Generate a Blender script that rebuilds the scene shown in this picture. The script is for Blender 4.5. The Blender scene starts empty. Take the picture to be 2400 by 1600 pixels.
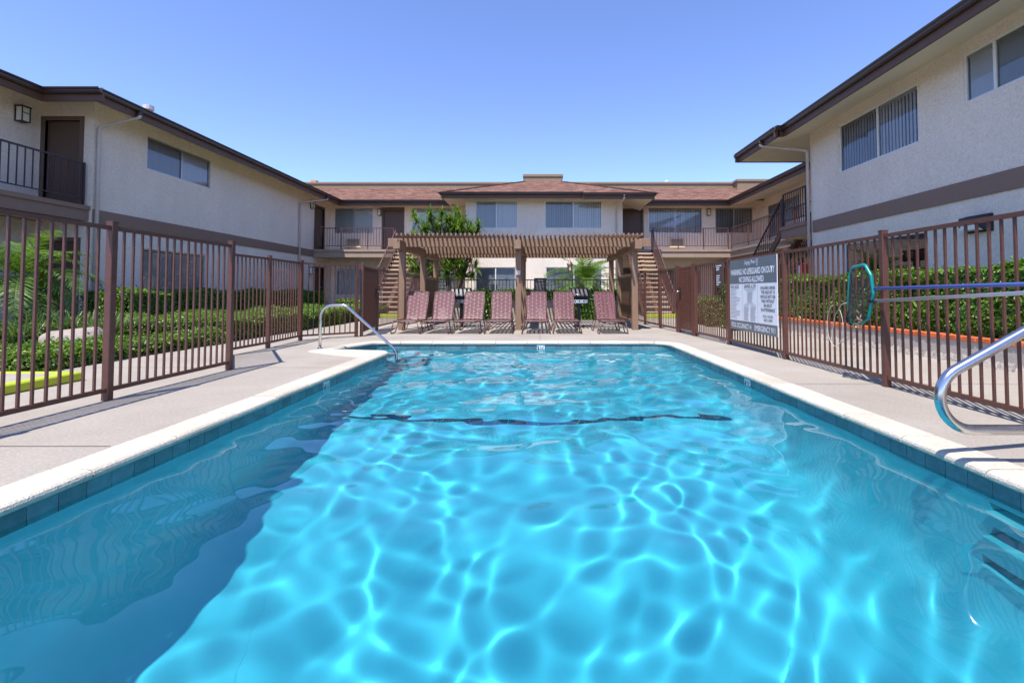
import bpy, bmesh, math, random
import numpy as np
from mathutils import Vector, Matrix
random.seed(7)
S = bpy.context.scene
COL = S.collection
R = math.radians

# ------------------------------------------------------------------ camera
cam = bpy.data.objects.new('camera', bpy.data.cameras.new('camera'))
COL.objects.link(cam)
S.camera = cam
cam.data.sensor_width = 36.0
cam.data.lens = 16.875
cam.data.shift_x = -0.0271
cam.data.shift_y = -0.0646
cam.data.clip_start = 0.05
cam.data.clip_end = 2000
cam.location = (0, 0, 0.97)
cam.rotation_euler = (R(92.0), 0, 0)

# ------------------------------------------------------------------ light
LIGHT_DIR = Vector((0.19, 0.43, -1.0)).normalized()
elev = math.asin(-LIGHT_DIR.z)
world = bpy.data.worlds.new('World')
S.world = world
world.use_nodes = True
wn = world.node_tree
sky = wn.nodes.new('ShaderNodeTexSky')
sky.sky_type = 'NISHITA'
sky.sun_disc = False
sky.sun_elevation = elev
sky.sun_rotation = math.atan2(-LIGHT_DIR.x, -LIGHT_DIR.y)
sky.air_density = 0.72
sky.dust_density = 0.0
sky.ozone_density = 5.0
tint = wn.nodes.new('ShaderNodeVectorMath')
tint.operation = 'MULTIPLY'
tint.inputs[1].default_value = (1.0, 0.925, 1.05)
wn.links.new(sky.outputs[0], tint.inputs[0])
wn.links.new(tint.outputs[0], wn.nodes['Background'].inputs[0])
wn.nodes['Background'].inputs[1].default_value = 0.114
sun = bpy.data.lights.new('sun', 'SUN')
sun.energy = 2.5
sun.angle = R(0.5)
sun.color = (1.0, 0.955, 0.89)
sun.cycles.is_caustics_light = True
suno = bpy.data.objects.new('sun', sun)
COL.objects.link(suno)
suno.rotation_euler = LIGHT_DIR.to_track_quat('-Z', 'Y').to_euler()
suno.location = (-6, -12, 30)
S.view_settings.view_transform = 'Standard'
S.view_settings.look = 'None'
S.view_settings.gamma = 1
S.view_settings.exposure = 1.52
cy = S.cycles
cy.caustics_refractive = True
cy.caustics_reflective = False
cy.use_denoising = True
cy.sample_clamp_indirect = 5.0
cy.max_bounces = 14
cy.diffuse_bounces = 6
cy.glossy_bounces = 4
cy.transmission_bounces = 8
cy.transparent_max_bounces = 24

# ------------------------------------------------------------------ materials
MATS = {}


def nodes_of(name):
    m = bpy.data.materials.new(name)
    m.use_nodes = True
    t = m.node_tree
    return m, t, t.nodes['Principled BSDF']


def mat(name, col, rough=0.7, metal=0.0, var=0.12, scale=3.0, bump=0.0, bscale=60.0, spec=0.5, bdist=0.01, rand=0.0, stretch=None, var2=0.0, scale2=0.4):
    """procedural material: base colour with two octaves of mottling and noise relief"""
    m, t, b = nodes_of(name)
    N, L = t.nodes, t.links
    tc = N.new('ShaderNodeTexCoord')
    src = tc.outputs['Object']
    if stretch:
        mp = N.new('ShaderNodeMapping')
        mp.inputs['Scale'].default_value = stretch
        L.new(src, mp.inputs[0])
        src = mp.outputs[0]
    no = N.new('ShaderNodeTexNoise')
    no.inputs['Scale'].default_value = scale
    no.inputs['Detail'].default_value = 6
    no.inputs['Roughness'].default_value = 0.65
    L.new(src, no.inputs['Vector'])
    mr = N.new('ShaderNodeMapRange')
    mr.inputs[1].default_value = 0.25
    mr.inputs[2].default_value = 0.75
    mr.inputs[3].default_value = 1 - var
    mr.inputs[4].default_value = 1 + var
    L.new(no.outputs[0], mr.inputs[0])
    val = mr.outputs[0]

    def mul(a, bb):
        k = N.new('ShaderNodeMath')
        k.operation = 'MULTIPLY'
        L.new(a, k.inputs[0])
        L.new(bb, k.inputs[1])
        return k.outputs[0]
    if var2:
        n2 = N.new('ShaderNodeTexNoise')
        n2.inputs['Scale'].default_value = scale2
        n2.inputs['Detail'].default_value = 4
        L.new(src, n2.inputs['Vector'])
        m2 = N.new('ShaderNodeMapRange')
        m2.inputs[1].default_value = 0.3
        m2.inputs[2].default_value = 0.7
        m2.inputs[3].default_value = 1 - var2
        m2.inputs[4].default_value = 1 + var2
        L.new(n2.outputs[0], m2.inputs[0])
        val = mul(val, m2.outputs[0])
    if rand:
        oi = N.new('ShaderNodeObjectInfo')
        m3 = N.new('ShaderNodeMapRange')
        m3.inputs[3].default_value = 1 - rand
        m3.inputs[4].default_value = 1 + rand
        L.new(oi.outputs['Random'], m3.inputs[0])
        val = mul(val, m3.outputs[0])
    vm = N.new('ShaderNodeVectorMath')
    vm.operation = 'SCALE'
    vm.inputs[0].default_value = col
    L.new(val, vm.inputs['Scale'])
    L.new(vm.outputs[0], b.inputs['Base Color'])
    b.inputs['Roughness'].default_value = rough
    b.inputs['Metallic'].default_value = metal
    b.inputs['Specular IOR Level'].default_value = spec
    if bump:
        nb = N.new('ShaderNodeTexNoise')
        nb.inputs['Scale'].default_value = bscale
        nb.inputs['Detail'].default_value = 5
        L.new(src, nb.inputs['Vector'])
        bp = N.new('ShaderNodeBump')
        bp.inputs['Strength'].default_value = bump
        bp.inputs['Distance'].default_value = bdist
        L.new(nb.outputs[0], bp.inputs['Height'])
        L.new(bp.outputs[0], b.inputs['Normal'])
    MATS[name] = m
    return m


def stucco(name, col):
    """trowelled stucco: ridged relief from a stretched, distorted noise"""
    m, t, b = nodes_of(name)
    N, L = t.nodes, t.links
    tc = N.new('ShaderNodeTexCoord')
    big = N.new('ShaderNodeTexNoise')
    big.inputs['Scale'].default_value = 0.55
    big.inputs['Detail'].default_value = 5
    L.new(tc.outputs['Object'], big.inputs['Vector'])
    wv = N.new('ShaderNodeTexNoise')
    wv.inputs['Scale'].default_value = 9.0
    wv.inputs['Detail'].default_value = 6
    wv.inputs['Roughness'].default_value = 0.7
    wv.inputs['Distortion'].default_value = 3.0
    L.new(tc.outputs['Object'], wv.inputs['Vector'])
    cr = N.new('ShaderNodeValToRGB')
    cr.color_ramp.elements[0].position = 0.38
    cr.color_ramp.elements[1].position = 0.55
    cr.color_ramp.elements[0].color = (*[c * 0.83 for c in col], 1)
    cr.color_ramp.elements[1].color = (*col, 1)
    L.new(wv.outputs[0], cr.inputs[0])
    mr = N.new('ShaderNodeMapRange')
    mr.inputs[1].default_value = 0.3
    mr.inputs[2].default_value = 0.7
    mr.inputs[3].default_value = 0.93
    mr.inputs[4].default_value = 1.05
    L.new(big.outputs[0], mr.inputs[0])
    mp = N.new('ShaderNodeMapping')
    mp.inputs['Scale'].default_value = (2.6, 2.6, 0.16)
    L.new(tc.outputs['Object'], mp.inputs[0])
    sk_ = N.new('ShaderNodeTexNoise')
    sk_.inputs['Scale'].default_value = 1.0
    sk_.inputs['Detail'].default_value = 7
    sk_.inputs['Roughness'].default_value = 0.7
    L.new(mp.outputs[0], sk_.inputs['Vector'])
    ms = N.new('ShaderNodeMapRange')
    ms.inputs[1].default_value = 0.35
    ms.inputs[2].default_value = 0.62
    ms.inputs[3].default_value = 0.955
    ms.inputs[4].default_value = 1.0
    L.new(sk_.outputs[0], ms.inputs[0])
    mm = N.new('ShaderNodeMath')
    mm.operation = 'MULTIPLY'
    L.new(mr.outputs[0], mm.inputs[0])
    L.new(ms.outputs[0], mm.inputs[1])
    vm = N.new('ShaderNodeVectorMath')
    vm.operation = 'SCALE'
    L.new(cr.outputs[0], vm.inputs[0])
    L.new(mm.outputs[0], vm.inputs['Scale'])
    L.new(vm.outputs[0], b.inputs['Base Color'])
    b.inputs['Roughness'].default_value = 0.92
    b.inputs['Specular IOR Level'].default_value = 0.2
    bp = N.new('ShaderNodeBump')
    bp.inputs['Strength'].default_value = 0.7
    bp.inputs['Distance'].default_value = 0.02
    L.new(wv.outputs[0], bp.inputs['Height'])
    L.new(bp.outputs[0], b.inputs['Normal'])
    MATS[name] = m
    return m


def leafmat(name, c0, c1, c2, rough=0.4, trans=0.25):
    m, t, b = nodes_of(name)
    N, L = t.nodes, t.links
    g = N.new('ShaderNodeNewGeometry')
    cr = N.new('ShaderNodeValToRGB')
    e = cr.color_ramp.elements
    e[0].color = (*c0, 1)
    e[1].color = (*c2, 1)
    k = e.new(0.55)
    k.color = (*c1, 1)
    e.new(0.93).color = (*c2, 1)
    e[-1].color = (0.20, 0.15, 0.035, 1)
    L.new(g.outputs['Random Per Island'], cr.inputs[0])
    L.new(cr.outputs[0], b.inputs['Base Color'])
    b.inputs['Roughness'].default_value = rough
    b.inputs['Specular IOR Level'].default_value = 0.45
    tr = N.new('ShaderNodeBsdfTranslucent')
    vm = N.new('ShaderNodeVectorMath')
    vm.operation = 'MULTIPLY'
    vm.inputs[1].default_value = (1.5, 1.6, 0.6)
    L.new(cr.outputs[0], vm.inputs[0])
    L.new(vm.outputs[0], tr.inputs[0])
    mx = N.new('ShaderNodeMixShader')
    mx.inputs[0].default_value = trans
    L.new(b.outputs[0], mx.inputs[1])
    L.new(tr.outputs[0], mx.inputs[2])
    L.new(mx.outputs[0], N['Material Output'].inputs[0])
    MATS[name] = m
    return m


def shingles(name):
    m, t, b = nodes_of(name)
    N, L = t.nodes, t.links
    tc = N.new('ShaderNodeTexCoord')
    mp = N.new('ShaderNodeMapping')
    mp.inputs['Scale'].default_value = (1, 1, 1)
    L.new(tc.outputs['UV'], mp.inputs[0])
    br = N.new('ShaderNodeTexBrick')
    br.inputs['Scale'].default_value = 1
    br.inputs['Mortar Size'].default_value = 0.006
    br.inputs['Brick Width'].default_value = 0.30
    br.inputs['Row Height'].default_value = 0.13
    br.inputs['Color1'].default_value = (0, 0, 0, 1)
    br.inputs['Color2'].default_value = (1, 1, 1, 1)
    br.inputs['Mortar'].default_value = (0.1, 0.1, 0.1, 1)
    br.offset = 0.37
    L.new(mp.outputs[0], br.inputs['Vector'])
    cr = N.new('ShaderNodeValToRGB')
    e = cr.color_ramp.elements
    e[0].color = (0.115, 0.058, 0.046, 1)
    e[1].color = (0.235, 0.130, 0.092, 1)
    k = e.new(0.5)
    k.color = (0.170, 0.088, 0.066, 1)
    L.new(br.outputs['Color'], cr.inputs[0])
    no = N.new('ShaderNodeTexNoise')
    no.inputs['Scale'].default_value = 7
    no.inputs['Detail'].default_value = 5
    L.new(tc.outputs['UV'], no.inputs['Vector'])
    mr = N.new('ShaderNodeMapRange')
    mr.inputs[1].default_value = 0.3
    mr.inputs[2].default_value = 0.7
    mr.inputs[3].default_value = 0.8
    mr.inputs[4].default_value = 1.2
    L.new(no.outputs[0], mr.inputs[0])
    vm = N.new('ShaderNodeVectorMath')
    vm.operation = 'SCALE'
    L.new(cr.outputs[0], vm.inputs[0])
    L.new(mr.outputs[0], vm.inputs['Scale'])
    L.new(vm.outputs[0], b.inputs['Base Color'])
    b.inputs['Roughness'].default_value = 0.95
    b.inputs['Specular IOR Level'].default_value = 0.15
    bp = N.new('ShaderNodeBump')
    bp.inputs['Strength'].default_value = 0.6
    bp.inputs['Distance'].default_value = 0.02
    L.new(br.outputs['Fac'], bp.inputs['Height'])
    bp.invert = True
    L.new(bp.outputs[0], b.inputs['Normal'])
    MATS[name] = m


def panemat(name, tint=(0.95, 0.97, 0.97)):
    """thin window glass: clear sheet plus mirror reflection by fresnel"""
    m, t, b = nodes_of(name)
    N, L = t.nodes, t.links
    N.remove(b)
    tr = N.new('ShaderNodeBsdfTransparent')
    tr.inputs[0].default_value = (*tint, 1)
    gl = N.new('ShaderNodeBsdfGlossy')
    gl.inputs['Roughness'].default_value = 0.015
    fr = N.new('ShaderNodeFresnel')
    fr.inputs[0].default_value = 1.75
    mx = N.new('ShaderNodeMixShader')
    L.new(fr.outputs[0], mx.inputs[0])
    L.new(tr.outputs[0], mx.inputs[1])
    L.new(gl.outputs[0], mx.inputs[2])
    L.new(mx.outputs[0], N['Material Output'].inputs[0])
    MATS[name] = m


def deckmat(name):
    """broom finished concrete: warm grey, blotches, fine speckle, rusty and damp stains"""
    m, t, b = nodes_of(name)
    N, L = t.nodes, t.links
    tc = N.new('ShaderNodeTexCoord')

    def noise(sc, det=6, ro=0.6):
        n = N.new('ShaderNodeTexNoise')
        n.inputs['Scale'].default_value = sc
        n.inputs['Detail'].default_value = det
        n.inputs['Roughness'].default_value = ro
        L.new(tc.outputs['Object'], n.inputs['Vector'])
        return n.outputs[0]

    def rng(v, a, bb, c, d):
        k = N.new('ShaderNodeMapRange')
        for i, x in enumerate((a, bb, c, d)):
            k.inputs[i + 1].default_value = x
        L.new(v, k.inputs[0])
        return k.outputs[0]
    base = N.new('ShaderNodeValToRGB')
    e = base.color_ramp.elements
    e[0].position, e[1].position = 0.3, 0.7
    e[0].color = (0.300, 0.262, 0.222, 1)
    e[1].color = (0.385, 0.342, 0.295, 1)
    L.new(noise(0.8), base.inputs[0])
    st = N.new('ShaderNodeMixRGB')
    st.inputs[2].default_value = (0.33, 0.235, 0.15, 1)
    L.new(rng(noise(0.55, 8, 0.75), 0.55, 0.74, 0, 0.5), st.inputs[0])
    L.new(base.outputs[0], st.inputs[1])
    sp = N.new('ShaderNodeVectorMath')
    sp.operation = 'SCALE'
    L.new(st.outputs[0], sp.inputs[0])
    L.new(rng(noise(45, 4, 0.8), 0.3, 0.7, 0.78, 1.18), sp.inputs['Scale'])
    L.new(sp.outputs[0], b.inputs['Base Color'])
    b.inputs['Roughness'].default_value = 0.9
    b.inputs['Specular IOR Level'].default_value = 0.25
    bp = N.new('ShaderNodeBump')
    bp.inputs['Strength'].default_value = 0.5
    bp.inputs['Distance'].default_value = 0.006
    L.new(noise(70, 5, 0.7), bp.inputs['Height'])
    L.new(bp.outputs[0], b.inputs['Normal'])
    MATS[name] = m


stucco('stucco', (0.86, 0.75, 0.625))
mat('soffit', (0.70, 0.62, 0.49), 0.9, var=0.05, bump=0.2, bscale=40)
mat('band', (0.235, 0.152, 0.112), 0.75, var=0.06)
mat('fascia', (0.108, 0.052, 0.028), 0.6, var=0.12)
mat('gutter', (0.050, 0.030, 0.024), 0.38, var=0.1)
mat('tan_trim', (0.36, 0.255, 0.185), 0.75, var=0.08, bump=0.1)
mat('parapet', (0.25, 0.175, 0.112), 0.8, var=0.1)
mat('downspout', (0.52, 0.45, 0.40), 0.6, var=0.06)
mat('door', (0.105, 0.064, 0.046), 0.5, var=0.1, stretch=(6, 6, 0.6))
mat('door_frame', (0.125, 0.083, 0.062), 0.6, var=0.08)
mat('chrome', (0.75, 0.76, 0.78), 0.18, 1.0, var=0.05)
mat('steel', (0.58, 0.57, 0.56), 0.22, 1.0, var=0.10, scale=9)
mat('aluminium', (0.55, 0.56, 0.57), 0.4, 0.9, var=0.06)
mat('white_frame', (0.72, 0.72, 0.71), 0.5, var=0.03)
mat('blind', (0.92, 0.90, 0.86), 0.7, var=0.03)
mat('curtain', (0.88, 0.88, 0.88), 0.9, var=0.05)
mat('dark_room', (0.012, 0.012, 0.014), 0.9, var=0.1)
mat('railing_brown', (0.105, 0.050, 0.040), 0.45, var=0.15)
mat('railing_dark', (0.032, 0.020, 0.024), 0.45, var=0.15)
mat('fence_brown', (0.105, 0.042, 0.030), 0.42, var=0.2, scale=12, bump=0.05)
mat('tread', (0.55, 0.40, 0.27), 0.8, var=0.1)
mat('pergola', (0.265, 0.160, 0.100), 0.7, var=0.18, scale=5, stretch=(3, 0.5, 3), bump=0.15, bscale=30)
mat('pergola_post', (0.255, 0.156, 0.098), 0.7, var=0.15, scale=5, stretch=(4, 4, 0.4), bump=0.15, bscale=30)
mat('strap', (0.150, 0.042, 0.054), 0.5, var=0.06)
mat('chair_tube', (0.115, 0.062, 0.050), 0.4, var=0.1)
mat('black_enamel', (0.014, 0.014, 0.016), 0.45, var=0.2)
mat('copper', (0.42, 0.27, 0.17), 0.45, 0.3, var=0.15)
deckmat('concrete')
mat('coping', (0.52, 0.465, 0.375), 0.85, var=0.26, scale=48, var2=0.13, scale2=1.6, bump=0.7, bscale=90, bdist=0.008, rand=0.09)
mat('tile', (0.100, 0.190, 0.205), 0.25, var=0.28, scale=18, rand=0.22)
mat('marker', (0.78, 0.78, 0.76), 0.3, var=0.03)
mat('ink', (0.015, 0.016, 0.02), 0.5, var=0.05)
mat('soil', (0.060, 0.042, 0.030), 0.95, var=0.3, bump=0.6, bscale=25)
mat('ground', (0.17, 0.14, 0.11), 0.95, var=0.25, bump=0.4, bscale=15)
mat('yellow_paint', (0.43, 0.52, 0.03), 0.55, var=0.12, scale=6)
mat('planter', (0.44, 0.40, 0.36), 0.9, var=0.10, scale=5, bump=0.4, bscale=30)
mat('mortar', (0.36, 0.32, 0.28), 0.95, var=0.16, scale=9, bump=0.9, bscale=22, bdist=0.03)
mat('brick', (0.62, 0.130, 0.035), 0.7, var=0.14, scale=9, rand=0.18, bump=0.3, bscale=40)
mat('rock', (0.33, 0.275, 0.235), 0.9, var=0.22, scale=4, bump=0.8, bscale=12, bdist=0.03)
mat('low_wall', (0.40, 0.33, 0.27), 0.9, var=0.1, bump=0.3)
mat('red_paint', (0.45, 0.012, 0.010), 0.4, var=0.08)
mat('sign_grey', (0.13, 0.15, 0.17), 0.45, var=0.08)
mat('sign_brown', (0.080, 0.052, 0.046), 0.5, var=0.08)
mat('sign_white', (0.74, 0.75, 0.78), 0.45, var=0.02)
mat('sign_text_grey', (0.33, 0.34, 0.37), 0.6, var=0.05)
mat('teal_plastic', (0.0, 0.21, 0.20), 0.35, var=0.08)
mat('blue_pole', (0.085, 0.13, 0.42), 0.35, var=0.12)
mat('silver_pole', (0.55, 0.56, 0.58), 0.35, 0.8, var=0.08)
mat('net', (0.02, 0.02, 0.022), 0.8, var=0.2)
mat('hose', (0.50, 0.48, 0.42), 0.6, var=0.06)
mat('bark', (0.13, 0.095, 0.068), 0.95, var=0.3, stretch=(1, 1, 5), bump=0.8, bscale=20)
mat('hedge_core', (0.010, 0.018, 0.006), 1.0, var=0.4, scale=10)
mat('vent', (0.62, 0.60, 0.58), 0.5, var=0.05)
mat('lamp_glass', (0.75, 0.74, 0.70), 0.5, var=0.04)
mat('chimney', (0.55, 0.25, 0.14), 0.85, var=0.15)
leafmat('hedge_leaf', (0.034, 0.098, 0.010), (0.098, 0.210, 0.020), (0.220, 0.340, 0.046), 0.33, 0.22)
leafmat('ivy_leaf', (0.045, 0.105, 0.013), (0.115, 0.215, 0.028), (0.235, 0.325, 0.055), 0.4, 0.25)
leafmat('palm_leaf', (0.065, 0.135, 0.026), (0.115, 0.215, 0.040), (0.200, 0.300, 0.070), 0.42, 0.3)
leafmat('strap_leaf', (0.060, 0.115, 0.036), (0.125, 0.205, 0.065), (0.250, 0.330, 0.140), 0.38, 0.2)
leafmat('dracaena_leaf', (0.050, 0.115, 0.016), (0.115, 0.215, 0.026), (0.240, 0.330, 0.055), 0.35, 0.25)
shingles('shingle')
panemat('pane')
panemat('screen_pane', (0.68, 0.71, 0.72))

# pool plaster and water
m, t, b = nodes_of('plaster')
tc = t.nodes.new('ShaderNodeTexCoord')
no = t.nodes.new('ShaderNodeTexNoise')
no.inputs['Scale'].default_value = 2.2
no.inputs['Detail'].default_value = 8
no.inputs['Roughness'].default_value = 0.7
t.links.new(tc.outputs['Object'], no.inputs['Vector'])
cr = t.nodes.new('ShaderNodeValToRGB')
cr.color_ramp.elements[0].position = 0.3
cr.color_ramp.elements[1].position = 0.7
cr.color_ramp.elements[0].color = (0.74, 0.81, 0.83, 1)
cr.color_ramp.elements[1].color = (0.83, 0.89, 0.90, 1)
t.links.new(no.outputs[0], cr.inputs[0])
t.links.new(cr.outputs[0], b.inputs['Base Color'])
b.inputs['Roughness'].default_value = 0.9
MATS['plaster'] = m
m = bpy.data.materials.new('water')
m.use_nodes = True
t = m.node_tree
t.nodes.clear()
o_ = t.nodes.new('ShaderNodeOutputMaterial')
g_ = t.nodes.new('ShaderNodeBsdfPrincipled')
g_.inputs['IOR'].default_value = 1.33
g_.inputs['Roughness'].default_value = 0.0
g_.inputs['Transmission Weight'].default_value = 1.0
g_.inputs['Base Color'].default_value = (0.045, 0.46, 0.62, 1)
t.links.new(g_.outputs[0], o_.inputs[0])
MATS['water'] = m


# ------------------------------------------------------------------ helpers
class MB:
    def __init__(self):
        self.v, self.f = [], []

    def add(self, vs, fs):
        n = len(self.v)
        self.v += [tuple(p) for p in vs]
        self.f += [tuple(i + n for i in f) for f in fs]
        return self

    def box(self, x0, x1, y0, y1, z0, z1):
        return self.add([(x0, y0, z0), (x1, y0, z0), (x1, y1, z0), (x0, y1, z0), (x0, y0, z1), (x1, y0, z1), (x1, y1, z1), (x0, y1, z1)],
                        [(3, 2, 1, 0), (4, 5, 6, 7), (0, 1, 5, 4), (1, 2, 6, 5), (2, 3, 7, 6), (3, 0, 4, 7)])

    def bar(self, p, q, w, h, up=(0, 0, 1)):
        p, q = Vector(p), Vector(q)
        d = (q - p).normalized()
        u = Vector(up)
        s = d.cross(u)
        if s.length < 1e-4:
            s = d.cross(Vector((1, 0, 0)))
        s.normalize()
        u = s.cross(d).normalized()
        vs = []
        for c in (p, q):
            for a, bb in ((-1, -1), (1, -1), (1, 1), (-1, 1)):
                vs.append(c + s * (a * w / 2) + u * (bb * h / 2))
        return self.add(vs, [(3, 2, 1, 0), (4, 5, 6, 7), (0, 1, 5, 4), (1, 2, 6, 5), (2, 3, 7, 6), (3, 0, 4, 7)])

    def tube(self, pts, r, n=8, caps=True):
        pts = [Vector(p) for p in pts]
        rs = r if isinstance(r, (list, tuple)) else [r] * len(pts)
        ref = None
        rings = []
        for i, p in enumerate(pts):
            d = (pts[min(i + 1, len(pts) - 1)] - pts[max(i - 1, 0)]).normalized()
            if ref is None:
                ref = d.orthogonal().normalized()
            ref = (ref - d * ref.dot(d))
            if ref.length < 1e-5:
                ref = d.orthogonal()
            ref.normalize()
            s = d.cross(ref)
            rings.append([p + (ref * math.cos(a) + s * math.sin(a)) * rs[i] for a in [2 * math.pi * k / n for k in range(n)]])
        vs = [v for ring in rings for v in ring]
        fs = []
        for i in range(len(pts) - 1):
            for k in range(n):
                fs.append((i * n + k, i * n + (k + 1) % n, (i + 1) * n + (k + 1) % n, (i + 1) * n + k))
        if caps:
            fs.append(tuple(range(n))[::-1])
            fs.append(tuple((len(pts) - 1) * n + k for k in range(n)))
        return self.add(vs, fs)

    def build(self, name, m, parent=None, smooth=False, bevel=0, uv=None):
        me = bpy.data.meshes.new(name)
        me.from_pydata(self.v, [], self.f)
        me.validate()
        return link(name, me, m, parent, smooth, bevel)


def bevel_mesh(me, w, seg=1):
    bm = bmesh.new()
    bm.from_mesh(me)
    bmesh.ops.remove_doubles(bm, verts=bm.verts, dist=1e-6)
    ed = [e for e in bm.edges if len(e.link_faces) == 2 and e.calc_face_angle(0) > 0.6]
    bmesh.ops.bevel(bm, geom=ed, offset=w, segments=seg, affect='EDGES', clamp_overlap=True)
    bm.to_mesh(me)
    bm.free()


def link(name, me, m, parent=None, smooth=False, bevel=0):
    o = bpy.data.objects.new(name, me)
    COL.objects.link(o)
    if bevel:
        bevel_mesh(me, bevel)
    if m:
        me.materials.append(MATS[m] if isinstance(m, str) else m)
    if smooth:
        me.polygons.foreach_set('use_smooth', [True] * len(me.polygons))
    if parent:
        attach(o, parent)
    return o


def attach(o, parent):
    o.parent = parent
    # parts are laid out in world coordinates; undo the parent chain
    mw = Matrix.Identity(4)
    p = parent
    chain = []
    while p:
        chain.append(p)
        p = p.parent
    for p in reversed(chain):
        mw = mw @ p.matrix_parent_inverse @ p.matrix_basis
    o.matrix_parent_inverse = mw.inverted()


def tag(o, label, cat, group=None):
    o['label'] = label
    o['category'] = cat
    if group:
        o['group'] = group
    return o


def thing(name, label, cat, loc=(0, 0, 0), group=None):
    o = bpy.data.objects.new(name, None)
    COL.objects.link(o)
    o.empty_display_size = 0.2
    o.location = loc
    return tag(o, label, cat, group)


def structure(o):
    o['kind'] = 'structure'
    return o


def stuff(o):
    o['kind'] = 'stuff'
    return o


def inst(src, name, loc, parent, rot=(0, 0, 0), scale=(1, 1, 1)):
    o = bpy.data.objects.new(name, src)
    COL.objects.link(o)
    o.location = loc
    o.rotation_euler = rot
    o.scale = scale
    attach(o, parent)
    return o


def boxmesh(name, sx, sy, sz, m, bevel=0, z0=0.0):
    mb = MB().box(-sx / 2, sx / 2, -sy / 2, sy / 2, z0, z0 + sz)
    me = bpy.data.meshes.new(name)
    me.from_pydata(mb.v, [], mb.f)
    if bevel:
        bevel_mesh(me, bevel)
    me.materials.append(MATS[m])
    return me


def uvproject(o, ux, uy, scale=1.0):
    """planar uv from two world axes"""
    me = o.data
    uvl = me.uv_layers.new(name='uv')
    for lp in me.loops:
        c = me.vertices[lp.vertex_index].co
        uvl.data[lp.index].uv = (c.dot(Vector(ux)) * scale, c.dot(Vector(uy)) * scale)


def fillet(pts, radii, n=8, closed=True):
    out = []
    k = len(pts)
    for i in range(k):
        p = Vector(pts[i])
        r = radii[i]
        if r <= 0 or (not closed and i in (0, k - 1)):
            out.append(p)
            continue
        a = (Vector(pts[i - 1]) - p)
        c = (Vector(pts[(i + 1) % k]) - p)
        la, lc = a.length, c.length
        a.normalize()
        c.normalize()
        ang = a.angle(c)
        d = min(r / math.tan(ang / 2), la * 0.49, lc * 0.49)
        q0, q1 = p + a * d, p + c * d
        for j in range(n + 1):
            u = j / n
            out.append((1 - u) ** 2 * q0 + 2 * u * (1 - u) * p + u * u * q1)
    return out


def arcpts(pts, radii, n=8):
    return fillet(pts, radii, n, closed=False)


def wall_mb(mb, o, u, n, us, vs, ops, depth=0.12):
    """rectangular wall sheet with real openings and reveals; u = wall direction, z up, n = outward"""
    o, u, n = Vector(o), Vector(u), Vector(n)
    z = Vector((0, 0, 1))
    U = sorted({us[0], us[1], *[x for q in ops for x in q[:2]]})
    V = sorted({vs[0], vs[1], *[x for q in ops for x in q[2:4]]})
    P = lambda a, b, d=0: o + u * a + z * b - n * d
    flip = u.cross(z).dot(n) < 0
    for i in range(len(U) - 1):
        for j in range(len(V) - 1):
            cu, cv = (U[i] + U[i + 1]) / 2, (V[j] + V[j + 1]) / 2
            if any(q[0] < cu < q[1] and q[2] < cv < q[3] for q in ops):
                continue
            f = (0, 1, 2, 3)
            mb.add([P(U[i], V[j]), P(U[i + 1], V[j]), P(U[i + 1], V[j + 1]), P(U[i], V[j + 1])], [f[::-1] if flip else f])
    for q in ops:
        c = [(q[0], q[2]), (q[1], q[2]), (q[1], q[3]), (q[0], q[3])]
        for k in range(4):
            a, b = c[k], c[(k + 1) % 4]
            mb.add([P(*a), P(*b), P(*b, depth), P(*a, depth)], [(0, 1, 2, 3)])
    return mb


# ------------------------------------------------------------------ pool
WATER_Z = -0.125
PX = 2.43
plan = [(PX, 0.2), (PX, 9.33), (-3.18, 9.33), (-3.56, 8.22), (-2.43, 8.0), (-2.43, 0.2)]
prad = [0, 0.42, 0.18, 0.10, 0.42, 0]
OUT = [Vector((p[0], p[1], 0)) for p in fillet([(x, y, 0) for x, y in plan], prad, 10)]


class Path:
    def __init__(self, pts):
        self.p = pts
        self.s = [0.0]
        for i in range(len(pts)):
            self.s.append(self.s[-1] + (pts[(i + 1) % len(pts)] - pts[i]).length)
        self.L = self.s[-1]
        self.nrm = []
        k = len(pts)
        for i in range(k):
            d = (pts[(i + 1) % k] - pts[i]).normalized() + (pts[i] - pts[i - 1]).normalized()
            d.normalize()
            self.nrm.append(Vector((d.y, -d.x, 0)))

    def at(self, s, off=0.0):
        s = max(0.0, min(self.s[-2] - 1e-6, s))
        lo = 0
        while lo + 1 < len(self.p) and self.s[lo + 1] <= s:
            lo += 1
        u = (s - self.s[lo]) / max(1e-9, self.s[lo + 1] - self.s[lo])
        a, b = lo, (lo + 1) % len(self.p)
        p = self.p[a].lerp(self.p[b], u)
        # straight runs keep the segment normal
        seg = (self.p[b] - self.p[a])
        if seg.length > 0.3:
            d = seg.normalized()
            n = Vector((d.y, -d.x, 0))
        else:
            n = self.nrm[a].lerp(self.nrm[b], u).normalized()
        return p + n * off

    def stations(self, s0, s1, step=0.3):
        ss = [s0] + [x for x in self.s if s0 + 0.004 < x < s1 - 0.004] + [s1]
        return ss


# use only right wall -> far wall -> notch -> left wall; the near wall closes it
PATH = Path(OUT)
S_END = sum((OUT[i + 1] - OUT[i]).length for i in range(len(OUT) - 1))

pool = structure(thing('pool', 'rectangular blue swimming pool with pale stone coping', 'pool', (0, 4.7, 0)))


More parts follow.
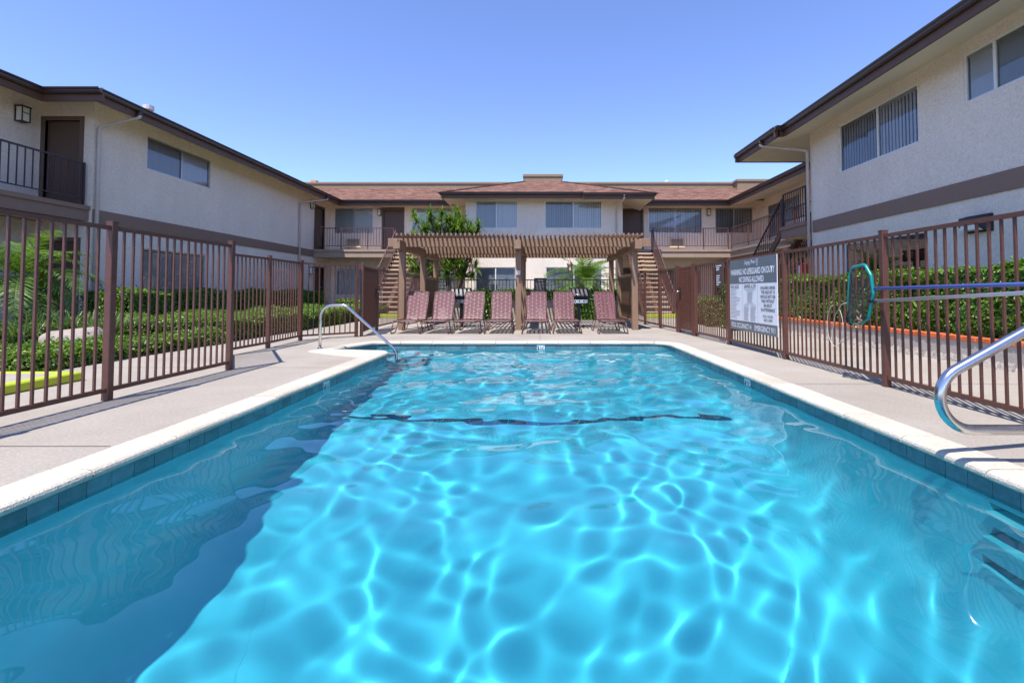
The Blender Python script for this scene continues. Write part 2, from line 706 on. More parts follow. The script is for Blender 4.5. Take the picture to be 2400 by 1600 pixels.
def sweep(profile, s0, s1, close=True):
    mb = MB()
    ss = PATH.stations(s0, s1)
    k = len(profile)
    for s in ss:
        for off, z in profile:
            p = PATH.at(s, off)
            mb.v.append((p.x, p.y, z))
    for i in range(len(ss) - 1):
        for j in range(k if close else k - 1):
            a, b = i * k + j, i * k + (j + 1) % k
            mb.f.append((a, b, b + k, a + k))
    if close:
        mb.f.append(tuple(range(k)))
        n = (len(ss) - 1) * k
        mb.f.append(tuple(n + j for j in range(k))[::-1])
    return mb


COPW = 0.24
cprof = [(0.045, -0.052), (0.012, -0.048), (0.001, -0.036), (0.0, -0.022), (0.006, -0.008), (0.02, 0.002), (0.04, 0.006), (COPW, 0.005), (COPW, -0.052)]
nst = round(S_END / 0.61)
for i in range(nst):
    a, b = i * S_END / nst, (i + 1) * S_END / nst
    o = sweep(cprof, a + 0.0042, b - 0.0042).build('coping_stone', 'coping', pool, smooth=False)
    dz = random.uniform(-0.0015, 0.0015)
    o.location.z = dz
MB().box(-PX, PX, -0.05, 0.2, -0.052, 0.005).build('coping_stone', 'coping', pool)
# mortar bed under and between the coping stones
sweep([(0.06, -0.051), (0.06, -0.004), (COPW - 0.002, -0.004), (COPW - 0.002, -0.051)], 0, S_END).build('coping_bed', 'mortar', pool)
# waterline tiles, one by one
TW = 0.1524
nt_ = round(S_END / TW)
marker_s = []
for i in range(nt_):
    a, b = i * S_END / nt_, (i + 1) * S_END / nt_
    sweep([(0.022, -0.200), (0.022, -0.0535), (0.04, -0.0535), (0.04, -0.200)], a + 0.0022, b - 0.0022).build('tile', 'tile', pool)
sweep([(0.0255, -0.202), (0.0255, -0.053), (0.045, -0.053), (0.045, -0.202)], 0, S_END).build('grout', 'planter', pool)


def floor_z(y):
    pr = [(-0.5, -2.25), (0.2, -2.25), (2.6, -2.15), (5.57, -1.47), (9.6, -1.03)]
    for (a, za), (b, zb) in zip(pr, pr[1:]):
        if y <= b:
            return za + (zb - za) * (y - a) / (b - a)
    return pr[-1][1]


def cove_r(y):
    return 0.25 + 0.55 * max(0.0, min(1.0, (5.4 - y) / 2.6))


# walls with a cove down to the floor, niche opening for the ladder holds on the right wall
NY0, NY1 = 2.14, 2.70
mb = MB()
ss = sorted(set(list(np.linspace(0, S_END, 150)) + [x for x in PATH.s if x < S_END] + [NY0 - 0.2, NY1 - 0.2]))
rings = []
for s in ss:
    p0 = PATH.at(s, 0.03)
    zf = floor_z(p0.y)
    ring = [(PATH.at(s, 0.03), -0.05)]
    rc = cove_r(p0.y) if p0.y < 9.0 else 0.25
    for th in (0, 15, 32, 50, 70, 90):
        ring.append((PATH.at(s, 0.03 - rc + rc * math.cos(R(th))), floor_z(p0.y) + rc - rc * math.sin(R(th)) + 0.002))
    rings.append(ring)
k = 7
for ring in rings:
    for p, z in ring:
        mb.v.append((p.x, p.y, z))
for i in range(len(ss) - 1):
    for j in range(k - 1):
        if j == 0 and NY0 - 0.2 - 1e-6 <= ss[i] and ss[i + 1] <= NY1 - 0.2 + 1e-6:
            continue
        mb.f.append((i * k + j, i * k + j + 1, (i + 1) * k + j + 1, (i + 1) * k + j))
pw = mb.build('pool_wall', 'plaster', pool, smooth=True)
# broad pale apron round the notch corner
poly = fillet([(-3.78, 8.30, 0), (-3.80, 7.85, 0), (-3.35, 7.50, 0), (-2.672, 7.12, 0), (-2.672, 7.80, 0), (-2.9, 7.92, 0), (-3.5, 8.03, 0)], [0.1, 0.2, 0.3, 0.02, 0.1, 0.1, 0.05], 6)
mb = MB()
n_ = len(poly)
mb.v = [(p.x, p.y, 0.0042) for p in poly] + [(p.x, p.y, -0.03) for p in poly]
mb.f = [tuple(range(n_))] + [(i, (i + 1) % n_, n_ + (i + 1) % n_, n_ + i) for i in range(n_)]
mb.build('coping_apron', 'coping', pool)
RX = []
nich = [(NY0 + 0.03, NY1 - 0.03, z, z + 0.135) for z in (-0.42, -0.76, -1.10)]
mb = MB()
wall_mb(mb, (PX + 0.03, 0, 0), (0, 1, 0), (-1, 0, 0), (NY0, NY1), (floor_z(2.42) + cove_r(2.42), -0.05), nich, 0.13)
mb.add([(PX + 0.16, NY0, -2.2), (PX + 0.16, NY1, -2.2), (PX + 0.16, NY1, -0.06), (PX + 0.16, NY0, -0.06)], [(0, 1, 2, 3)])
nw = mb.build('niche_wall', 'plaster', pool)
RX += [pw, nw]
for q in nich:
    RX.append(MB().box(PX - 0.012, PX + 0.155, q[0] + 0.004, q[1] - 0.004, q[2] - 0.012, q[2] + 0.012).build('foothold', 'marker', pool, bevel=0.005))
mb = MB()
ys = [0.0, 0.2, 0.8, 1.5, 2.2, 2.6, 3.2, 4.0, 5.0, 5.3, 5.57, 6.0, 7.0, 8.0, 9.0, 9.45]
for y in ys:
    mb.v += [(-3.9, y, floor_z(y)), (2.6, y, floor_z(y))]
for i in range(len(ys) - 1):
    mb.f.append((2 * i, 2 * i + 1, 2 * i + 3, 2 * i + 2))
RX.append(mb.build('pool_floor', 'plaster', pool))
RX.append(MB().add([(-2.5, 0.2, -2.3), (2.5, 0.2, -2.3), (2.5, 0.2, -0.05), (-2.5, 0.2, -0.05)], [(0, 1, 2, 3)]).build('pool_wall', 'plaster', pool))
# dark tile row across the floor where it drops away
mat('line_tile', (0.020, 0.110, 0.170), 0.3, var=0.3, scale=20, rand=0.3)
nx = 28
for i in range(nx):
    x0 = -2.2 + i * 4.36 / nx
    ya, yb = 5.52, 5.62
    o = MB().box(x0 + 0.002, x0 + 4.36 / nx - 0.002, ya, yb, -0.012, 0.008).build('line_tile', 'line_tile', pool)
    sl = math.atan2(floor_z(6.5) - floor_z(5.6), 0.9)
    me = o.data
    for v in me.vertices:
        v.co.z += floor_z(v.co.y)
    RX.append(o)
# entry steps in the notch
mb_steps = [(-3.7, -2.75, -0.38), (-3.7, -2.35, -0.62), (-3.7, -2.08, -0.85)]
for i, (xa, xb, z) in enumerate(mb_steps):
    r = 0.3
    poly = arcpts([(xa, 9.4, 0), (xb, 9.4, 0), (xb, 7.98 + 0.0, 0), (xa, 7.98, 0)], [0, 0, 0.35, 0], 8)
    mb = MB()
    n = len(poly)
    for p in poly:
        mb.v.append((p.x, p.y, z))
    for p in poly:
        mb.v.append((p.x, p.y, z - 0.5))
    mb.f.append(tuple(range(n)))
    for j in range(n - 1):
        mb.f.append((j, j + 1, n + j + 1, n + j))
    st = mb.build('pool_step', 'plaster', pool)
    RX.append(st)
    mb = MB()
    edge = [p for p in poly][1:]
    for j in range(len(edge) - 1):
        mb.bar((edge[j].x, edge[j].y, z + 0.002), (edge[j + 1].x, edge[j + 1].y, z + 0.002), 0.05, 0.012)
    RX.append(mb.build('step_edge_tile', 'line_tile', st))


def text_mesh(txt, m, w=None, h=None, bold=0.0, shear=0.0):
    cu = bpy.data.curves.new('txt', 'FONT')
    cu.body = txt
    cu.align_x = 'CENTER'
    cu.align_y = 'CENTER'
    cu.offset = bold
    cu.shear = shear
    cu.resolution_u = 3
    o = bpy.data.objects.new('txt', cu)
    COL.objects.link(o)
    dg = bpy.context.evaluated_depsgraph_get()
    me = bpy.data.meshes.new_from_object(o.evaluated_get(dg))
    bpy.data.objects.remove(o)
    co = np.empty(len(me.vertices) * 3)
    me.vertices.foreach_get('co', co)
    co = co.reshape(-1, 3)
    lo, hi = co.min(0), co.max(0)
    c = (lo + hi) / 2
    co -= c
    sy = h / (hi[1] - lo[1]) if h else 1
    sx = w / (hi[0] - lo[0]) if w else sy
    if not h:
        sy = sx
    co[:, 0] *= sx
    co[:, 1] *= sy
    me.vertices.foreach_set('co', co.ravel())
    me.materials.clear()
    me.materials.append(MATS[m])
    return me


def place_flat(me, name, c, ux, uy, parent):
    """flat mesh drawn in xy put on a surface: c = centre, ux = reading direction, uy = up"""
    ux, uy = Vector(ux), Vector(uy)
    n = ux.cross(uy)
    M = Matrix((ux, uy, n)).transposed().to_4x4()
    M.translation = Vector(c)
    me.transform(M)
    o = bpy.data.objects.new(name, me)
    COL.objects.link(o)
    if parent:
        attach(o, parent)
    return o


# depth markers set into the tile row
for (c, ux, nrm, tx) in (((-PX - 0.019, 5.55, -0.127), (0, 1, 0), (1, 0, 0), '4½'), ((PX + 0.019, 5.7, -0.127), (0, -1, 0), (-1, 0, 0), '4½'), ((0.02, 9.33 + 0.019, -0.127), (1, 0, 0), (0, -1, 0), '3½')):
    c, ux, nrm = Vector(c), Vector(ux), Vector(nrm)
    mb = MB()
    a = c - ux * 0.076
    b = c + ux * 0.076
    mb.bar(a, b, 0.008, 0.148)
    mk = mb.build('depth_marker', 'marker', pool)
    place_flat(text_mesh(tx, 'ink', h=0.10, bold=0.012), 'digits', c + nrm * 0.0055, ux, (0, 0, 1), mk)

# water surface: real wavelets, one mesh
gx, gy = 430, 640
xs = np.linspace(-3.66, 2.49, gx)
ysn = np.linspace(0.16, 9.40, gy)
XX, YY = np.meshgrid(xs, ysn)
rng = np.random.default_rng(11)
ZZ = np.zeros_like(XX)
wx = XX + 0.10 * np.sin(1.3 * YY + 0.7) + 0.06 * np.sin(2.9 * XX + 1.1 * YY)
wy = YY + 0.12 * np.sin(1.1 * XX + 2.0) + 0.05 * np.sin(2.3 * YY - 1.7 * XX)
for i in range(50):
    lam = math.exp(rng.uniform(math.log(0.20), math.log(1.4)))
    kk = 2 * math.pi / lam
    th = rng.uniform(0, 2 * math.pi)
    amp = 0.00175 * lam ** 1.25 * rng.uniform(0.4, 1.3)
    env = 1.0 + 0.55 * np.sin(rng.uniform(0.5, 1.1) * XX + rng.uniform(0, 6.3)) * np.sin(rng.uniform(0.4, 0.9) * YY + rng.uniform(0, 6.3))
    ZZ += env * amp * np.sin(kk * (math.cos(th) * wx + math.sin(th) * wy) + rng.uniform(0, 6.28))
for i in range(14):
    lam = rng.uniform(0.14, 0.3)
    kk = 2 * math.pi / lam
    th = rng.uniform(0, 2 * math.pi)
    env = 0.5 + 0.5 * np.sin(0.9 * XX + rng.uniform(0, 6)) * np.sin(0.7 * YY + rng.uniform(0, 6))
    ZZ += 0.00007 * env * np.sin(kk * (math.cos(th) * wx + math.sin(th) * wy) + rng.uniform(0, 6.28))
ZZ += WATER_Z
me = bpy.data.meshes.new('water')
idx = np.arange(gx * gy).reshape(gy, gx)
q = np.stack([idx[:-1, :-1], idx[:-1, 1:], idx[1:, 1:], idx[1:, :-1]], -1).reshape(-1, 4)
V = np.stack([XX, YY, ZZ], -1).reshape(-1, 3)
me.vertices.add(len(V))
me.vertices.foreach_set('co', V.ravel())
me.loops.add(q.size)
me.loops.foreach_set('vertex_index', q.ravel())
me.polygons.add(len(q))
me.polygons.foreach_set('loop_start', np.arange(len(q)) * 4)
me.polygons.foreach_set('use_smooth', np.ones(len(q), bool))
me.update(calc_edges=True)
water = structure(link('water', me, 'water'))
water.cycles.is_caustics_caster = True

# ------------------------------------------------------------------ ground
DX0, DX1, DY0, DY1 = -6.0, 5.77, -8.0, 24.0


def ring_sheet(name, outer, inner, z, m):
    bm = bmesh.new()
    for loop in (outer, inner):
        vs = [bm.verts.new((p[0], p[1], z)) for p in loop]
        for i in range(len(vs)):
            bm.edges.new((vs[i], vs[(i + 1) % len(vs)]))
    bmesh.ops.triangle_fill(bm, edges=bm.edges[:], use_beauty=True, normal=(0, 0, 1))
    me = bpy.data.meshes.new(name)
    bm.to_mesh(me)
    bm.free()
    me.validate()
    return link(name, me, m)


mat('mastic', (0.10, 0.085, 0.07), 0.9, var=0.2)
hole = [PATH.at(s, COPW + 0.011) for s in PATH.stations(0.001, S_END - 0.001)]
hole = [(p.x, p.y) for p in hole] + [(-PX - COPW - 0.011, -0.05), (PX + COPW + 0.011, -0.05)]
deck = structure(ring_sheet('pool_deck', [(DX0, DY0), (DX1, DY0), (DX1, DY1), (DX0, DY1)], hole, 0.0, 'concrete'))
structure(ring_sheet('ground', [(-400, -400), (400, -400), (400, 400), (-400, 400)], [(DX0, DY0), (DX1, DY0), (DX1, DY1), (DX0, DY1)], -0.004, 'ground'))
sweep([(COPW + 0.0005, -0.004), (COPW + 0.014, -0.004), (COPW + 0.014, -0.03), (COPW + 0.0005, -0.03)], 0, S_END).build('joint_seal', 'mastic', pool)
# control joints in the slab
for (xa, ya, xb, yb) in ((-6.0, 3.05, -2.7, 3.05), (-6.0, 6.2, -2.7, 6.2), (2.7, 2.2, 5.77, 2.2), (2.7, 5.1, 5.77, 5.1), (2.7, 8.2, 5.77, 8.2), (0.0, 9.6, 0.0, 17.1), (-3.9, 9.7, -6.0, 9.7), (-6.0, 12.6, -4.4, 12.6), (3.6, 11.2, 5.77, 11.2), (-3.4, 11.0, 3.2, 11.0)):
    MB().add([(min(xa, xb), min(ya, yb), 0.0035), (max(xa, xb) if xa != xb else xa + 0.008, min(ya, yb), 0.0035), (max(xa, xb) if xa != xb else xa + 0.008, max(ya, yb) if ya != yb else ya + 0.008, 0.0035), (min(xa, xb), max(ya, yb) if ya != yb else ya + 0.008, 0.0035)], [(0, 1, 2, 3)]).build('control_joint', 'mastic', deck)
for o in RX:
    o.cycles.is_caustics_receiver = True

# ------------------------------------------------------------------ handrails of the pool
hr = thing('handrail', 'bent steel handrail leading down into the pool steps', 'handrail', (-3.76, 8.25, 0))
pts = arcpts([(-3.76, 8.25, 0), (-3.76, 8.25, 0.735), (-3.33, 8.24, 0.745), (-2.44, 8.2, -0.02), (-2.42, 8.2, -0.6)], [0, 0.26, 0.16, 0.22, 0], 9)
MB().tube(pts, 0.024, 14).build('rail', 'steel', hr, smooth=True)
MB().tube([(-3.76, 8.25, 0.001), (-3.76, 8.25, 0.012), (-3.76, 8.25, 0.02)], [0.05, 0.046, 0.028], 16).build('flange', 'steel', hr)
RY = 2.72
gr = thing('grab_rail', 'thick looped steel grab rail reaching over the right pool edge', 'grab rail', (3.6, RY, 0))
cx, cz, rr = 2.427, 0.376, 0.177
pts = [(4.1, RY, 0.0), (4.1, RY, 0.12), (4.04, RY, 0.18), (3.9, RY, 0.199)]
for k in range(19):
    a = R(270 - 150 * k / 18)
    pts.append((cx + rr * math.cos(a), RY, cz + rr * math.sin(a)))
pts += [(3.6, RY, 1.22), (3.75, RY, 1.30), (3.92, RY, 1.30), (4.03, RY, 1.2), (4.06, RY, 1.0), (4.06, RY, 0.0)]
MB().tube(pts, 0.0285, 18).build('rail', 'steel', gr, smooth=True)

# ------------------------------------------------------------------ buildings
class Plane:
    def __init__(self, o, u, n):
        self.o, self.u, self.n = Vector(o), Vector(u), Vector(n)

    def P(self, a, b, d=0.0):
        return self.o + self.u * a + Vector((0, 0, 1)) * b - self.n * d

    def box(self, mb, u0, u1, v0, v1, d0, d1):
        c = [self.P(u0, v0, d0), self.P(u1, v0, d0), self.P(u1, v0, d1), self.P(u0, v0, d1), self.P(u0, v1, d0), self.P(u1, v1, d0), self.P(u1, v1, d1), self.P(u0, v1, d1)]
        fs = [(3, 2, 1, 0), (4, 5, 6, 7), (0, 1, 5, 4), (1, 2, 6, 5), (2, 3, 7, 6), (3, 0, 4, 7)]
        if self.u.cross(Vector((0, 0, 1))).dot(self.n) > 0:
            fs = [f[::-1] for f in fs]
            fs = [f[::-1] for f in fs]
        mb.add(c, fs)
        return mb


def window(pl, parent, u0, u1, v0, v1, dark=0, blind='vertical', ang=18, mull=0.5, split=False, frame='aluminium', lift=0.0, sw=0.044, step=0.085):
    """sliding window: frame, two panes (one behind an insect screen), blinds and the room behind"""
    fw = 0.035
    mb = MB()
    for a, b, c, d in ((u0, u1, v0, v0 + fw), (u0, u1, v1 - fw, v1), (u0, u0 + fw, v0 + fw, v1 - fw), (u1 - fw, u1, v0 + fw, v1 - fw)):
        pl.box(mb, a, b, c, d, 0.02, 0.085)
    um = u0 + (u1 - u0) * mull
    pl.box(mb, um - 0.025, um + 0.025, v0 + fw, v1 - fw, 0.025, 0.08)
    w = mb.build('window', frame, parent)
    for k, (a, b) in enumerate(((u0 + fw, um - 0.02), (um + 0.02, u1 - fw))):
        pb = MB().add([pl.P(a, v0 + fw, 0.05), pl.P(b, v0 + fw, 0.05), pl.P(b, v1 - fw, 0.05), pl.P(a, v1 - fw, 0.05)], [(0, 1, 2, 3) if pl.u.cross(Vector((0, 0, 1))).dot(pl.n) > 0 else (3, 2, 1, 0)])
        pb.build('pane', 'screen_pane' if (dark == k + 1) else 'pane', w)
    if blind == 'vertical':
        n = int((u1 - u0 - 0.06) / step)
        mbb = MB()
        rnd = random.Random(int(u0 * 100) + int(v0 * 10))
        for i in range(n):
            c = u0 + 0.05 + (i + 0.5) * (u1 - u0 - 0.1) / n
            aa = R(ang + rnd.uniform(-6, 6))
            du, dd = sw * math.cos(aa), sw * math.sin(aa)
            q = [pl.P(c - du, v0 + 0.03 + lift, 0.088 - dd), pl.P(c + du, v0 + 0.03 + lift, 0.088 + dd), pl.P(c + du, v1 - 0.06, 0.088 + dd), pl.P(c - du, v1 - 0.06, 0.088 - dd)]
            if split:
                MB().add(q, [(0, 1, 2, 3)]).build('blind_slat', 'blind', w)
            else:
                mbb.add(q, [(0, 1, 2, 3)])
        pl.box(mbb, u0 + 0.03, u1 - 0.03, v1 - 0.075, v1 - 0.03, 0.07, 0.12)
        mbb.build('blind', 'blind', w)
    elif blind == 'curtain':
        mbb = MB()
        n = 60
        cu0, cu1 = u0 + 0.02, u1 - 0.1
        for i in range(n + 1):
            c = cu0 + (cu1 - cu0) * i / n
            d = 0.10 + 0.018 * math.sin(i * 1.25) + 0.012 * math.sin(i * 0.53)
            mbb.v += [tuple(pl.P(c, v0 + 0.03, d)), tuple(pl.P(c, v1 - 0.05, d))]
        for i in range(n):
            mbb.f.append((2 * i, 2 * i + 2, 2 * i + 3, 2 * i + 1))
        mbb.build('curtain', 'curtain', w, smooth=True)
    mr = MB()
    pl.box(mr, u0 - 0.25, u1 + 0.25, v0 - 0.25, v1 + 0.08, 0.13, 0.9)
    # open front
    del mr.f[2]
    mr.build('room', 'dark_room', w)  # near-black box: darkness of the unlit interior is put into its colour
    return w


def door(pl, parent, u0, u1, v0, v1, hinge=1, header=0.0):
    mb = MB()
    pl.box(mb, u0, u1, v0, v1, 0.06, 0.10)
    d = mb.build('door', 'door', parent)
    mf = MB()
    pl.box(mf, u0 - 0.10, u0, v0, v1 + 0.1 + header, -0.015, 0.11)
    pl.box(mf, u1, u1 + 0.10, v0, v1 + 0.1 + header, -0.015, 0.11)
    pl.box(mf, u0, u1, v1, v1 + 0.1 + header, -0.012, 0.11)
    mf.build('door_frame', 'door_frame', d)
    uk = u1 - 0.08 if hinge > 0 else u0 + 0.08
    for dz in (0.95, 1.2):
        a = pl.P(uk, v0 + dz, 0.06)
        MB().tube([a, a + pl.n * 0.02, a + pl.n * 0.035, a + pl.n * 0.06], [0.03, 0.03, 0.015, 0.026], 10).build('door_knob', 'chrome', d, smooth=True)
    return d


def lantern(pl, parent, u, v, s=1.0):
    mb = MB()
    w, h, d = 0.085 * s, 0.15 * s, 0.17 * s
    for a in (-w, w - 0.016):
        for dd in (-d, -0.03):
            pl.box(mb, u + a, u + a + 0.016, v - h, v + h, dd, dd + 0.016)
    pl.box(mb, u - w - 0.012, u + w + 0.012, v + h, v + h + 0.03, -d - 0.012, 0)
    pl.box(mb, u - w, u + w, v - h, v - h + 0.015, -d, 0)
    pl.box(mb, u - w, u + w, v + 0.03, v + 0.045, -d - 0.002, -d + 0.012)
    pl.box(mb, u - 0.05, u + 0.05, v - h * 0.6, v + h * 0.8, -0.03, 0)
    o = mb.build('wall_lantern', 'black_enamel', parent)
    g = MB()
    pl.box(g, u - w + 0.014, u + w - 0.014, v - h + 0.02, v + h, -d + 0.018, -0.035)
    g.build('lamp_glass', 'lamp_glass', o)
    return o


def air_conditioner(pl, parent, u0, u1, v0, v1):
    mb = MB()
    pl.box(mb, u0, u1, v0, v1, -0.12, -0.10)
    del mb.f[:]
    mb = MB()
    for a, b, c, d in ((u0, u1, v0, v0 + 0.04), (u0, u1, v1 - 0.03, v1), (u0, u0 + 0.04, v0 + 0.04, v1 - 0.03), (u1 - 0.04, u1, v0 + 0.04, v1 - 0.03)):
        pl.box(mb, a, b, c, d, -0.16, 0.0)
    pl.box(mb, u0 - 0.04, u1 + 0.04, v0 - 0.05, v0 - 0.002, -0.18, 0.0)
    o = mb.build('air_conditioner', 'soffit', parent)
    n = 5
    for i in range(n):
        zz = v0 + 0.06 + i * (v1 - v0 - 0.1) / n
        b = MB()
        pl.box(b, u0 + 0.04, u1 - 0.04, zz, zz + 0.022, -0.135, -0.11)
        b.build('grille_slat', 'soffit', o)
    b = MB()
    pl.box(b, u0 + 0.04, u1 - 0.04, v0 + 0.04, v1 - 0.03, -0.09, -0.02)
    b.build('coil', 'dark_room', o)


def gutter_run(parent, p, q, n, name='gutter'):
    """fascia board and k-style gutter along an eave from p to q, n = outward"""
    p, q, n = Vector(p), Vector(q), Vector(n)
    d = (q - p).normalized()
    z = Vector((0, 0, 1))

    def ext(prof, nm, m):
        mb = MB()
        for c in (p, q):
            for a, h in prof:
                mb.v.append(tuple(c + n * a + z * h))
        k = len(prof)
        for j in range(k):
            mb.f.append((j, (j + 1) % k, k + (j + 1) % k, k + j))
        mb.f.append(tuple(range(k)))
        mb.f.append(tuple(range(k, 2 * k))[::-1])
        return mb.build(nm, m, parent)
    ext([(-0.04, 0.0), (0.0, 0.0), (0.0, 0.21), (-0.04, 0.21)], 'fascia', 'fascia')
    g = ext([(0.003, 0.155), (0.062, 0.155), (0.085, 0.19), (0.088, 0.225), (0.122, 0.25), (0.125, 0.275), (0.117, 0.277), (0.112, 0.256), (0.08, 0.232), (0.076, 0.195), (0.06, 0.165), (0.011, 0.165), (0.011, 0.29), (0.003, 0.29)], name, 'gutter')
    return g


def sheet(name, pts, m, parent):
    return MB().add(pts, [tuple(range(len(pts)))]).build(name, m, parent)


def roof_sheet(pts, parent, ux, uy, name='roof'):
    o = sheet(name, pts, 'shingle', parent)
    uvproject(o, ux, uy)
    return o


def downspout(parent, top, elbow, base):
    p = arcpts([top, (top[0], top[1], top[2] - 0.14), elbow, base], [0, 0.06, 0.08, 0], 4)
    o = MB().tube(p, 0.042, 8).build('downspout', 'downspout', parent, smooth=True)
    MB().tube([top, (top[0], top[1], top[2] - 0.07), (top[0] * 0.9 + elbow[0] * 0.1, top[1] * 0.9 + elbow[1] * 0.1, top[2] - 0.15)], [0.055, 0.055, 0.05], 8).build('outlet', 'gutter', o, smooth=True)


BAL = {}
for k_, m_ in (('b', 'railing_brown'), ('d', 'railing_dark')):
    BAL[k_] = boxmesh('baluster', 0.018, 0.018, 0.80, m_)
    BAL[k_ + 'p'] = boxmesh('railing_post', 0.04, 0.04, 1.02, m_)


def railing(parent, p, q, z, kind='b', step=0.13, post_every=None, posts=()):
    """top and bottom rail with square balusters standing on a slab edge at height z"""
    p, q = Vector((*p, 0)), Vector((*q, 0))
    L = (q - p).length
    d = (q - p) / L
    m_ = 'railing_brown' if kind == 'b' else 'railing_dark'
    mb = MB()
    mb.bar(p + Vector((0, 0, z + 1.0)), q + Vector((0, 0, z + 1.0)), 0.045, 0.035)
    r = mb.build('railing', m_, parent)
    MB().bar(p + Vector((0, 0, z + 0.165)), q + Vector((0, 0, z + 0.165)), 0.03, 0.025).build('bottom_rail', m_, r)
    n = int(L / step)
    for i in range(n + 1):
        c = p + d * (i + 0.5) * L / (n + 1)
        inst(BAL[kind], 'baluster', (c.x, c.y, z + 0.18), r, rot=(0, 0, math.atan2(d.y, d.x)))
    for s in posts:
        c = p + d * s
        inst(BAL[kind + 'p'], 'post', (c.x, c.y, z - 0.03), r, rot=(0, 0, math.atan2(d.y, d.x)))
    return r


X_, Y_, Z_ = Vector((1, 0, 0)), Vector((0, 1, 0)), Vector((0, 0, 1))
EZ = 5.2        # underside of all fascias
WT = 5.62       # wall top behind the sloping soffits
SS = 0.36       # soffit slope
FL = 2.97       # upper floor level

# ---- left building
lb = thing('apartment_building', 'cream stucco wing along the left side with brown eaves and grey band', 'building', (-10.65, 17, 0))
pA = Plane((-10.65, 0, 0), (0, 1, 0), (1, 0, 0))
opsA = [(12.9, 15.4, 4.30, 5.20), (12.8, 15.26, 0.85, 2.14), (22.66, 23.56, FL, 5.03), (22.66, 23.56, 0.0, 2.08)]
mb = MB()
wall_mb(mb, pA.o, pA.u, pA.n, (11.33, 24.35), (-0.3, WT), opsA)
pB = Plane((0, 11.33, 0), (1, 0, 0), (0, -1, 0))
opsB = [(-11.80, -10.97, FL + 0.06, 5.06), (-11.80, -10.97, 0.06, 2.16)]
wall_mb(mb, pB.o, pB.u, pB.n, (-11.93, -10.65), (-0.3, WT), opsB)
pC = Plane((-11.93, 0, 0), (0, 1, 0), (1, 0, 0))
wall_mb(mb, pC.o, pC.u, pC.n, (1.0, 11.33), (-0.3, WT), [(5.2, 6.6, 0.9, 2.1)])
mb.build('wall', 'stucco', lb)
window(pA, lb, 12.9, 15.4, 4.30, 5.20, dark=1, blind='vertical', ang=-16, mull=0.52)
window(pA, lb, 12.8, 15.26, 0.85, 2.14, dark=0, blind='curtain', mull=0.5)
door(pA, lb, 22.66, 23.56, FL, 5.03)
door(pA, lb, 22.66, 23.56, 0.0, 2.08)
door(pB, lb, -11.80, -10.97, FL + 0.06, 5.06, hinge=-1)
door(pB, lb, -11.80, -10.97, 0.06, 2.16, hinge=-1)
window(pC, lb, 5.2, 6.6, 0.9, 2.1)
mb = MB()
mb.box(-10.648, -10.62, 11.36, 22.49, 2.62, 2.94)
mb.build('trim_band', 'band', lb)
mb = MB()
mb.box(-11.93, -10.70, 1.0, 11.33, 2.65, 2.90)
mb.box(-11.93, -10.66, 1.0, 11.329, 2.90, 3.0)
mb.build('balcony_slab', 'band', lb)
railing(lb, (-10.75, 1.2), (-10.75, 11.25), FL + 0.03, 'd', 0.155, posts=(0.02, 2.6, 5.2, 7.7, 10.03))
lantern(pC, lb, 10.85, 5.02, 1.1)
lantern(pA, lb, 22.2, 5.0, 1.0)
lantern(pA, lb, 22.2, 1.95, 1.0)
EX = -9.81
dz = SS * 0.84
dw = SS * 0.91
for pts in ([(EX, 10.5, EZ), (EX, 23.4, EZ), (-10.65, 24.3, EZ + dz), (-10.65, 11.33, EZ + dz)],
            [(-11.02, 10.5, EZ), (EX, 10.5, EZ), (-10.65, 11.33, EZ + dz), (-11.93, 11.33, EZ + dw)],
            [(-11.02, 1.0, EZ), (-11.02, 10.5, EZ), (-11.93, 11.33, EZ + dw), (-11.93, 1.0, EZ + dw)]):
    sheet('soffit', pts, 'soffit', lb)
gutter_run(lb, (EX, 10.5, EZ), (EX, 23.4, EZ), (1, 0, 0))
gutter_run(lb, (-11.02, 10.499, EZ), (EX + 0.124, 10.499, EZ), (0, -1, 0))
gutter_run(lb, (-11.02, 1.0, EZ - 0.003), (-11.02, 10.50, EZ - 0.003), (1, 0, 0))
roof_sheet([(EX + 0.05, 10.42, EZ + 0.24), (EX + 0.05, 23.4, EZ + 0.24), (-14.6, 28.0, EZ + 1.75), (-14.6, 14.5, EZ + 1.75)], lb, (0, 1, 0), (-0.93, 0, 0.35))
roof_sheet([(-11.0, 10.42, EZ + 0.24), (EX + 0.05, 10.42, EZ + 0.24), (-14.6, 14.5, EZ + 1.75)], lb, (1, 0, 0), (0, 0.93, 0.35))
roof_sheet([(-10.97, 1.0, EZ + 0.24), (-10.97, 10.42, EZ + 0.24), (-13.4, 12.9, EZ + 1.28), (-13.4, 1.0, EZ + 1.28)], lb, (0, 1, 0), (-0.92, 0, 0.4), 'roof')
downspout(lb, (EX + 0.07, 11.55, EZ + 0.16), (-10.59, 11.42, 4.92), (-10.59, 11.42, 0.0))
downspout(lb, (EX + 0.07, 21.9, EZ + 0.16), (-10.58, 21.1, 4.92), (-10.58, 21.1, 0.0))
pv = MB().tube([(-11.6, 14.05, 5.6), (-11.6, 14.05, 6.33)], 0.085, 12).build('vent_pipe', 'vent', lb, smooth=False)
MB().tube([(-11.6, 14.05, 6.33), (-11.6, 14.05, 6.36), (-11.6, 14.05, 6.48), (-11.6, 14.05, 6.50)], [0.1, 0.14, 0.14, 0.06], 12).build('vent_cap', 'vent', pv)

